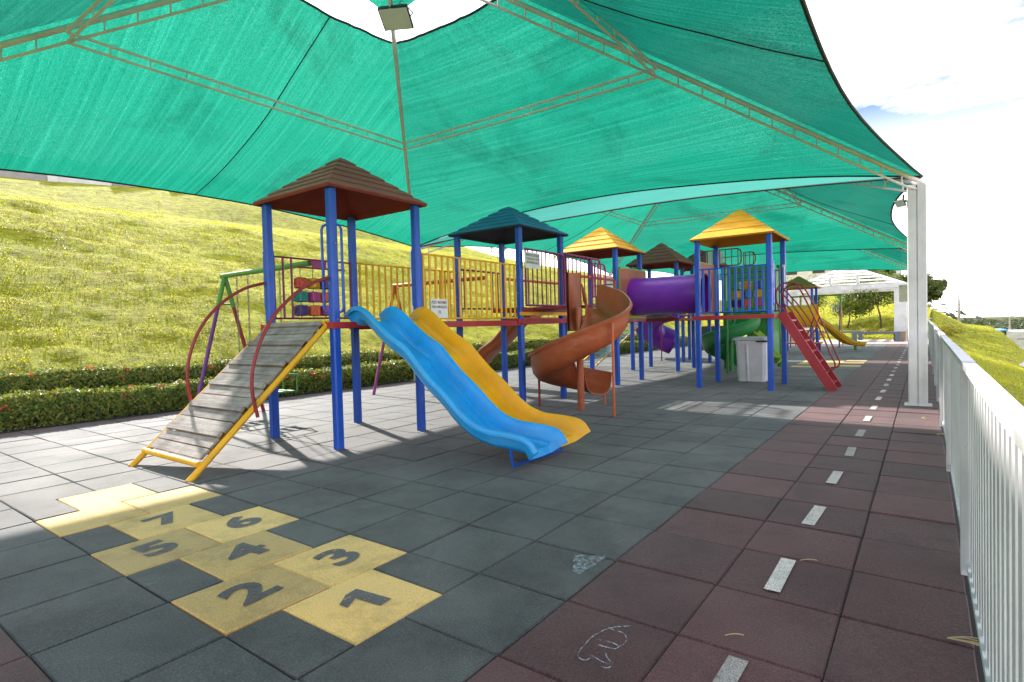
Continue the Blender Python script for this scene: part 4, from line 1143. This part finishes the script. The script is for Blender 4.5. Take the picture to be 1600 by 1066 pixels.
# ------------------------------------------------------------------ wheeled refuse bin
bn = thing('refuse_bin', 'grey plastic bin with hinged lid standing under the yellow roofed ladder tower', 'bin', (-1.48, 10.32, 0))
def loft(m, rings):
    rows = [r_ + [r_[0]] for r_ in rings]; m.grid(rows); m.add(rings[0], [tuple(range(len(rings[0]) - 1, -1, -1))]); m.add(rings[-1], [tuple(range(len(rings[-1])))])
def rrect(cx, cy, w, d, c, z): return [(cx + sx * x, cy + sy * y, z) for sx, sy, x, y in ((-1, -1, w / 2 - c, d / 2), (1, -1, w / 2 - c, d / 2), (1, -1, w / 2, d / 2 - c), (1, 1, w / 2, d / 2 - c), (1, 1, w / 2 - c, d / 2), (-1, 1, w / 2 - c, d / 2), (-1, 1, w / 2, d / 2 - c), (-1, -1, w / 2, d / 2 - c))]
bx_, by_ = -1.48, 10.32
m = MB(); loft(m, [rrect(bx_, by_, .50, .44, .045, 0), rrect(bx_, by_, .505, .445, .045, .115)]); bb = m.build('base', GREYB, bn)
m = MB(); loft(m, [rrect(bx_, by_, .525, .465, .05, .115), rrect(bx_, by_, .56, .50, .05, .74), rrect(bx_, by_, .585, .525, .05, .745), rrect(bx_, by_, .585, .525, .05, .80)]); m.build('body', GREYB, bn)
m = MB(); m.tube([(bx_ - .05, by_ - .235, .02), (bx_ - .07, by_ - .25, .76)], .026, 10); m.build('corner_rib', GREYB, bn, smooth=50)
m = MB(); loft(m, [rrect(bx_, by_, .60, .54, .05, .802), rrect(bx_ - .01, by_, .68, .60, .06, .815), rrect(bx_ - .01, by_, .68, .60, .06, .845), rrect(bx_, by_, .60, .52, .08, .875)]); m.build('lid', GREYB2, bn)
m = MB(); m.box((bx_ + .22, by_ - .29, .79), (.2, .02, .03)); m.build('lid_gap', DARKM, bn)

# ------------------------------------------------------------------ second play structure behind
P2 = thing('play_structure', 'rear play structure with green panels, purple tube slide and brown roof', 'play structure', (-3.4, 14.5, 0))
for x in (X0, X1):
    for y in (15.1, 16.25): post(P2, x, y)
roof(P2, X0, X1, 15.1, 16.25, 2.85, 3.38, ROOF_BROWN, ROOF_RED, 5); deck(P2, X0, X1, 15.1, 16.25, ZD)
for x in (X0 + .2, X1 - .2): post(P2, x, 15.1, 2.86)
railing(P2, (X0, 15.1), (X1, 15.1), 1.38, 2.1, 8, BLUE2, .014, .01)
# purple tube slide curling to the ground
pth_ = arc([(-4.85, 15.7, 1.70), (-5.6, 15.75, 1.55), (-6.15, 16.15, 1.15), (-6.1, 16.8, .80), (-5.6, 17.1, .50)], 6); m = MB(); m.tube(pth_, .42, 20); m.build('tube_slide', TUNNEL, P2, smooth=True, label='purple tube slide')
# green enclosed tower
gx0, gx1, gy0, gy1 = -2.78, -1.72, 13.1, 14.1
for x in (gx0, gx1):
    for y in (gy0, gy1): post(P2, x, y, 2.6, GSLIDE)
for a, b_, z0, z1 in (((gx0 + .06, gy0), (gx1 - .06, gy0), 1.30, 2.52), ((gx1, gy0 + .06), (gx1, gy1 - .06), .3, 2.5), ((gx0, gy0 + .06), (gx0, gy1 - .06), 1.30, 2.5), ((gx1 - .55, gy0 + .03), (gx1 - .06, gy0 + .03), .25, 1.28)):
    m = MB(); m.beam((*a, (z0 + z1) / 2), (*b_, (z0 + z1) / 2), .035, z1 - z0); m.build('panel', GPANEL, P2)
deck(P2, gx0, gx1, gy0, gy1, 1.3, GSLIDE)
railing(P2, (-3.25, 13.0), (-2.35, 13.0), 2.58, 2.99, 6, DRED, .016, .011, endcurve=True, label='small upper guard rail with rounded end')
railing(P2, (-2.35, 13.25), (-2.08, 13.25), 2.58, 2.9, 3, DRED, .014, .010, endcurve=True)
m = MB(); m.tube([(-3.8, 13.0, 2.5), (-3.25, 13.0, 2.98)], .018, 7); m.build('brace', DRED, P2, smooth=50)
m = MB(); m.box((-3.0, 13.02, 2.8), (.42, .012, .3)); m.build('plate', GREYB, P2)
# green spiral
def spiral_at(root, cx, cy, mat, a0, a1, z0, z1, rout, label):
    rows = []; a = a0; n_ = max(2, int(abs(a1 - a0) / 8))
    for i in range(n_ + 1):
        f_ = i / n_; a = a0 + (a1 - a0) * f_; z = z0 + (z1 - z0) * f_; rad = Vector((math.cos(R(a)), math.sin(R(a)), 0)); k = rout / .735; dep = .34
        rows.append([Vector((cx, cy, 0)) + rad * (r_ * k) + Vector((0, 0, z + (q_ * dep if q_ < -.1 else q_))) for r_, q_ in prof_r] + [Vector((cx, cy, 0)) + rad * ((r_ + .012) * k) + Vector((0, 0, z - .014 + (q_ * dep if q_ < -.1 else q_))) for r_, q_ in prof_r[::-1]])
        rows[-1].append(rows[-1][0])
    m = MB(); m.grid(rows, True); return m.build('spiral_slide', mat, root, smooth=48, label=label)
gs = spiral_at(P2, -2.45, 12.35, GSLIDE, 120, -285, 1.72, .42, .70, 'green spiral slide')
m = MB(); m.tube([(-2.45, 12.35, 0), (-2.45, 12.35, 1.6)], .06, 12); m.build('centre_post', GPANEL, gs, smooth=50)
for x, y, h in ((-2.31, 11.55, 1.35), (-2.38, 11.75, 1.25)):
    m = MB(); m.tube([(x, y, 0), (x, y, h)], .018, 7); m.build('support_leg', GSLIDE, gs, smooth=50)
# light green chute end and yellow crawl tube
pth_ = []
for i, (x, z) in enumerate([(-1.95, .95), (-1.75, .75), (-1.6, .5), (-1.5, .36), (-1.38, .33)]):
    pth_.append((Vector((x, 12.75, z)), Vector((0, -1, 0)), Vector((.6, 0, .8)).normalized()))
trough(P2, pth_, uprof(.24, .17), LIME, label='lime green chute end')
m = MB(); rows = []
for x in (-2.4, -2.36, -1.0, -.96): rows.append([(x, 14.9 + math.cos(a) * .30, 1.27 + math.sin(a) * .30) for a in [2 * math.pi * i / 28 for i in range(29)]])
m.grid(rows); m.build('tunnel', SLIDE_Y, P2, smooth=True, label='yellow crawl tube')
for x in (-2.3, -1.1):
    m = MB(); m.tube([(x, 14.9, 0), (x, 14.9, 1.0)], .03, 8); m.build('support_leg', BLUE2, P2, smooth=50)
# dark climbing screen
m = MB(); m.tube([(-5.6, 20.0, .12), (-4.2, 20.0, .12), (-4.2, 20.0, 1.0), (-5.6, 20.0, 1.0)], .03, 8, True); sc_ = m.build('climbing_screen', DRED, P2, smooth=50)
m = MB(); m.box((-4.9, 20.0, .56), (1.36, .02, .84)); m.build('mesh_sheet', paint('dark_green_mesh', (.02, .06, .045), .8, .05), sc_)
for x in (-5.6, -4.2):
    m = MB(); m.tube([(x, 20, 0), (x, 20, .12)], .03, 6); m.build('foot', DRED, sc_)

# ------------------------------------------------------------------ toddler play set at the far end
P3 = thing('toddler_play_set', 'small far play set with ochre roof, blue posts and a yellow slide', 'play set', (-2.4, 21.5, 0))
tx0, tx1, ty0, ty1 = -2.95, -1.95, 21.0, 22.0
for x in (tx0, tx1):
    for y in (ty0, ty1): post(P3, x, y, 2.36, w=.08)
roof(P3, tx0, tx1, ty0, ty1, 2.34, 2.78, ROOF_OCHRE, ROOF_YELL, 5, .14); deck(P3, tx0, tx1, ty0, ty1, .95, ORANGET)
railing(P3, (tx0, ty0), (tx1, ty0), 1.0, 1.6, 6, BLUE2, .015, .011); railing(P3, (tx0, ty0), (tx0, ty1), 1.0, 1.6, 6, BLUE2, .015, .011)
sp_ = arc([(-1.95, 21.9, 1.16), (-1.8, 21.95, 1.16), (-1.5, 22.1, .86), (-1.2, 22.35, .52), (-.95, 22.6, .34), (-.55, 22.85, .27)], 4); pth_ = []
for i, p in enumerate(sp_):
    d = (sp_[min(i + 1, len(sp_) - 1)] - sp_[max(0, i - 1)]).normalized(); ac = d.cross(Vector((0, 0, 1))).normalized(); pth_.append((p, ac, ac.cross(d).normalized()))
ts = trough(P3, pth_, uprof(.22, .13), SLIDE_Y, label='yellow slide of the far play set')
m = MB(); m.tube([p + a * .24 + u * .01 for p, a, u in pth_], .02, 6); m.build('edge', LIME, ts); m = MB(); m.tube([(-.78, 22.7, .17), (-.78, 22.7, 0)], .05, 7); m.build('foot', GREENT, ts)
wt = thing('play_table', 'low orange-legged play table with blue rail beside the far slide', 'table', (-2.35, 20.2, 0))
m = MB(); m.box((-2.3, 20.2, .36), (1.5, .7, .04)); m.build('top', ORANGET, wt)
for x in (-2.95, -1.65):
    for y in (19.95, 20.45): m = MB(); m.tube([(x, y, 0), (x * .98 - .03, y, .34)], .035, 8); m.build('leg', YELLOWR if x < -2 else VIOLET, wt)
m = MB(); m.tube([(-2.3, 20.5, .38), (-2.3, 20.5, .78), (-1.7, 20.5, .78), (-1.7, 20.5, .38)], .025, 7); m.build('rail', BLUE2, wt, smooth=50)
for i, x in enumerate((-2.2, -1.85)):
    m = MB(); rows = []
    for t in range(7):
        a = math.pi * t / 6; rows.append([(x + math.cos(b_) * .11 * math.sin(a), 20.15 + math.sin(b_) * .09 * math.sin(a), .52 - .14 * math.cos(a)) for b_ in [i_ * math.pi / 5 for i_ in range(11)]])
    m.grid(rows); m.build('rocker_seat', ROCK, wt, smooth=True)
swing((-3.3, 25.2), (-1.5, 25.2), 2.15, .62, [VIOLET, YELLOWR], GREENT, [(.55, ORANGET, .4, .4)], 'farthest swing with green top bar and violet and yellow legs')

# ------------------------------------------------------------------ end paving, pergola, benches
m = MB(); m.box((-3.4, 31.4, -.045), (9.98, 5.75, .08)); structure(m.build('end_paving', PAVE))
pg = thing('pergola', 'white square pergola with slatted hipped roof at the far end', 'pergola', (-1.95, 33.3, 0))
px0, px1, py0, py1 = -4.35, .35, 31.6, 35.9; ez, az_ = 2.62, 3.95
for x in (px0, px1):
    for y in (py0, py1):
        m = MB(); m.box((x, y, ez / 2), (.5, .5, ez)); c_ = m.build('column', PERG, pg); m = MB(); m.box((x, y, .24), (.56, .56, .46)); m.build('stone_base', STONE, c_)
cxp, cyp = (px0 + px1) / 2, (py0 + py1) / 2; hx, hy = (px1 - px0) / 2 + .3, (py1 - py0) / 2 + .3
for sx in (-1, 1):
    for sy in (-1, 1): m = MB(); m.beam((cxp + sx * hx, cyp + sy * hy, ez + .08), (cxp, cyp, az_), .13, .13); m.build('hip_beam', PERG, pg)
for k in range(7):
    f_ = 1 - k / 7.5; z = ez + .08 + (az_ - ez) * (1 - f_)
    for a, b_ in (((-1, -1), (1, -1)), ((1, -1), (1, 1)), ((1, 1), (-1, 1)), ((-1, 1), (-1, -1))):
        pa, pb = Vector((cxp + a[0] * hx * f_, cyp + a[1] * hy * f_, z)), Vector((cxp + b_[0] * hx * f_, cyp + b_[1] * hy * f_, z))
        inwd = Vector((cxp - (pa.x + pb.x) / 2, cyp - (pa.y + pb.y) / 2, (az_ - ez) / 2.6)).normalized()
        m = MB(); m.beam(pa, pb, .035 if k else .10, .19 if k else .2, (0, 0, 1) if k == 0 else inwd); m.build('slat', PERG, pg)
for sx in (-1, 1):
    m = MB(); m.box((cxp + sx * .6, py0 - .1, ez + .45), (.12, .6, .35)); m.build('rafter_end', PERG, pg)
for i, (x0, x1, y, lab) in enumerate([(-1.65, .35, 31.15, 'slate blue bench in front of the pergola column'), (-3.6, -1.35, 33.6, 'slate blue bench under the pergola')]):
    bq = thing('bench', lab, 'bench', ((x0 + x1) / 2, y, 0), 'slate benches at the pergola')
    m = MB(); m.box(((x0 + x1) / 2, y, .42), (x1 - x0, .38, .1)); m.build('seat', BENCH, bq)
    for x in (x0 + .12, x1 - .12): m = MB(); m.box((x, y, .18), (.18, .36, .38)); m.build('leg', BENCH, bq)

# ------------------------------------------------------------------ trees
def tree(x, y, h, cr_, label, n=5200, lean=.1, cat_group='trees on the banks', zb=None, leafs=.07, lm=TREEL):
    z0 = ground_z(x, y) - .05 if zb is None else zb
    root = thing('tree', label, 'tree', (x, y, z0), cat_group)
    m = MB(); base = Vector((x, y, z0)); fork = base + Vector((lean * h * .5, 0, h * .42))
    m.tube(arc([base, base.lerp(fork, .5) + Vector((.06, .03, 0)), fork], 4), .045 * h / 3 * 1.2, 8, r2=.03 * h / 3)
    lobes = []
    for i in range(13):
        a = i * 2.4 + random.random(); rr_ = cr_ * random.uniform(.35, .8); p = base + Vector((lean * h * .8 + math.cos(a) * rr_, math.sin(a) * rr_, h * random.uniform(.42, .92))); lobes.append((p, cr_ * random.uniform(.38, .6)))
        m.tube(arc([fork, fork.lerp(p, .5) + Vector((0, 0, .1)), p], 4), .02 * h / 3, 6, r2=.006)
    m.build('trunk', BARK, root, smooth=60)
    m = MB()
    for i in range(n):
        c, rr_ = random.choice(lobes); v = Vector((random.gauss(0, 1), random.gauss(0, 1), random.gauss(0, .75))).normalized() * rr_ * random.random() ** .4
        if noise.noise((c + v) * 2.2 / max(.6, cr_)) < -.3: continue
        leaf(m, c + v, v + Vector((0, 0, .5 * rr_)), leafs * random.uniform(.6, 1.3))
    m.build('crown', lm, root); return root
tree(-.75, 37.5, 3.3, 1.6, 'leaning leafy tree just behind the pergola column', 8500, lean=-.12)
tree(-2.55, 38.5, 2.7, 1.2, 'smaller tree on the grass left of the leaning tree', 7000)
tree(.45, 43, 1.9, .95, 'leafy tree partly hidden by the near white column', 8000, leafs=.085)
tree(1.55, 44, 1.8, .7, 'rounded tree showing right of the near white column', 8000, leafs=.085)
tree(-5.2, 40, 3.1, 1.5, 'leafy tree behind the left part of the pergola', 7000)
tree(-1.7, 46, 2.1, 1.2, 'tree whose crown tops the pergola roof', 8000, leafs=.09)
tree(-24.5, 32, 1.7, .8, 'small tree on the hill crest above the blue roof', 2200, leafs=.06)
tree(-25.5, 43, 2.6, 1.1, 'tree on the hill crest behind the purple guard rail', 2600, leafs=.07)
for i, (x, y, r_, lab) in enumerate([(-1.2, 36.3, .35, 'low yellow-flowering shrub left of the column base'), (2.1, 33.5, .5, 'yellow-flowered shrub at the head of the grass bank'), (-.3, 36.0, .3, 'low shrub behind the slate bench')]):
    root = thing('shrub', lab, 'shrub', (x, y, ground_z(x, y)), 'low shrubs near the pergola'); m = MB()
    zz = ground_z(x, y)
    for k in range(1500):
        v = Vector((random.gauss(0, 1), random.gauss(0, 1), abs(random.gauss(0, .6)))).normalized() * random.random() ** .4; leaf(m, Vector((x, y, zz)) + Vector((v.x * r_ * 1.8, v.y * r_, v.z * r_ * 1.1)), v, .045)
    m.build('foliage', leafmat('shrub_leaves_%d' % i, [(.12, .15, .02), (.24, .24, .02), (.45, .36, .02)], .35), root)

# ------------------------------------------------------------------ hilltop wall and distant buildings
hw = thing('perimeter_wall', 'grey concrete panel wall along the crest of the grass hill', 'wall', (-27, 6, 6.4))
for k in range(12):
    y = -8 + 2.15 * k; z = ground_z(-27, y)
    m = MB(); m.box((-27, y, z + .35), (.10, 2.08, 1.1)); m.build('panel', CONC if k not in (7,) else PLASTER, hw)
    m = MB(); m.box((-26.96, y + 1.075, z + .4), (.2, .10 if k % 3 else .3, 1.2)); m.build('pillar', PLASTER if k % 3 == 0 else CONC, hw)
hs = thing('house', 'white house with clay tiled roof far behind the pergola', 'house', (-7.5, 78, 0))
zz = ground_z(-7.5, 78)
m = MB(); m.box((-7.5, 80, zz + 3.2), (13, 9, 8.4)); wl_ = m.build('wall', PLASTER, hs)
m = MB(); m.beam((-11.5, 75.4, zz + 6.6), (-4.6, 75.4, zz + 6.6), 2.4, .25); m.build('porch_roof', TILER, hs)
m = MB(); m.prism([(-14.4, 75.2), (-.6, 75.2), (-.6, 84.9), (-14.4, 84.9)], zz + 7.4, zz + 7.7); m.build('roof', PLASTER, hs)
for k in range(4):
    m = MB(); m.box((-12 + 3 * k, 75.48, zz + 4.6), (1.3, .06, 1.3)); m.build('window', DARKM, hs)
def ray_at(px, py, Y):
    d = rt2 * ((px - 800) / 880.73) - up2 * ((py - 533) / 880.73) + fw; return M.translation + d * ((Y - M.translation.y) / d.y)
wh = thing('warehouse', 'low white warehouse with blue roof edge beyond the grass mound', 'building', (15, 82, -4))
c = ray_at(1580, 530, 82); zt = ray_at(1580, 518, 82).z; gz = ground_z(17, 82) - .5
m = MB(); m.box((c.x + 4.2, 86, (zt + gz) / 2), (9.2, 8, zt - gz)); m.build('wall', PLASTER, wh)
m = MB(); m.box((c.x - 1.3, 86.3, (zt + gz) / 2 - .1), (1.7, 8, zt - gz - .2)); m.build('side_wall', CONC, wh)
m = MB(); m.beam((c.x - 2.4, 86, zt - .1), (c.x - .3, 86, zt + .14), 8.6, .16); m.build('roof', BROOF, wh)
m = MB(); m.box((c.x - 1.1, 82.28, gz + 1.7), (.9, .1, .9)); m.build('doorway', DARKM, wh)
for k in range(3): m = MB(); m.box((c.x + 1 + 2.4 * k, 81.97, zt - .85), (1.0, .05, .12)); m.build('vent', CONC, wh)
m = MB(); rows = []
for j in range(9):
    y = 24.5 + j; rows.append([(x, y, ground_z(x, y) + .05) for x in [4.7 + .6 * i + .25 * math.sin(y) for i in range(16)]])
m.grid(rows); structure(m.build('paved_lot', PAVE, smooth=True))
for (px, py0_, py1_, Y, lab) in ((1499, 456, 512, 62, 'tall pale lamp post rising above the grass mound'), (1578, 494, 520, 95, 'far lamp post above the warehouse roof')):
    a, b_ = ray_at(px, py1_ + 12, Y), ray_at(px, py0_, Y); rt_ = thing('lamp_post', lab, 'lamp post', (a.x, Y, a.z), 'lamp posts beyond the mound')
    m = MB(); m.tube([(a.x, Y, a.z), (a.x - .02, Y, b_.z)], .14, 8, r2=.06); m.build('pole', CONC, rt_, smooth=50)
    m = MB(); m.beam((a.x - .02, Y, b_.z - .05), (a.x + .55, Y, b_.z + .05), .06, .06); m.build('arm', CONC, rt_)
# woodland in the valley
m = MB()
for i in range(2300):
    y = 150 + 1500 * random.random() ** 1.5; x = y * random.uniform(-.05, .22) + random.uniform(-6, 10); z = ground_z(x, y)
    h = random.uniform(6, 11) * (1 + y / 3000); rr_ = h * random.uniform(.5, .9)
    n_ = 90 if y < 420 else 48
    for k in range(n_):
        v = Vector((random.gauss(0, 1), random.gauss(0, 1), random.gauss(0, 1))).normalized() * random.random() ** .33; leaf(m, Vector((x, y, z + h * .5)) + Vector((v.x * rr_, v.y * rr_, v.z * h * .5)), v + Vector((0, 0, .4)), rr_ * (random.uniform(.09, .17) if y < 420 else random.uniform(.14, .26)))
o = m.build('woodland', FARL); o['kind'] = 'stuff'; o['label'] = 'far woodland filling the valley below the horizon'; o['category'] = 'woodland'
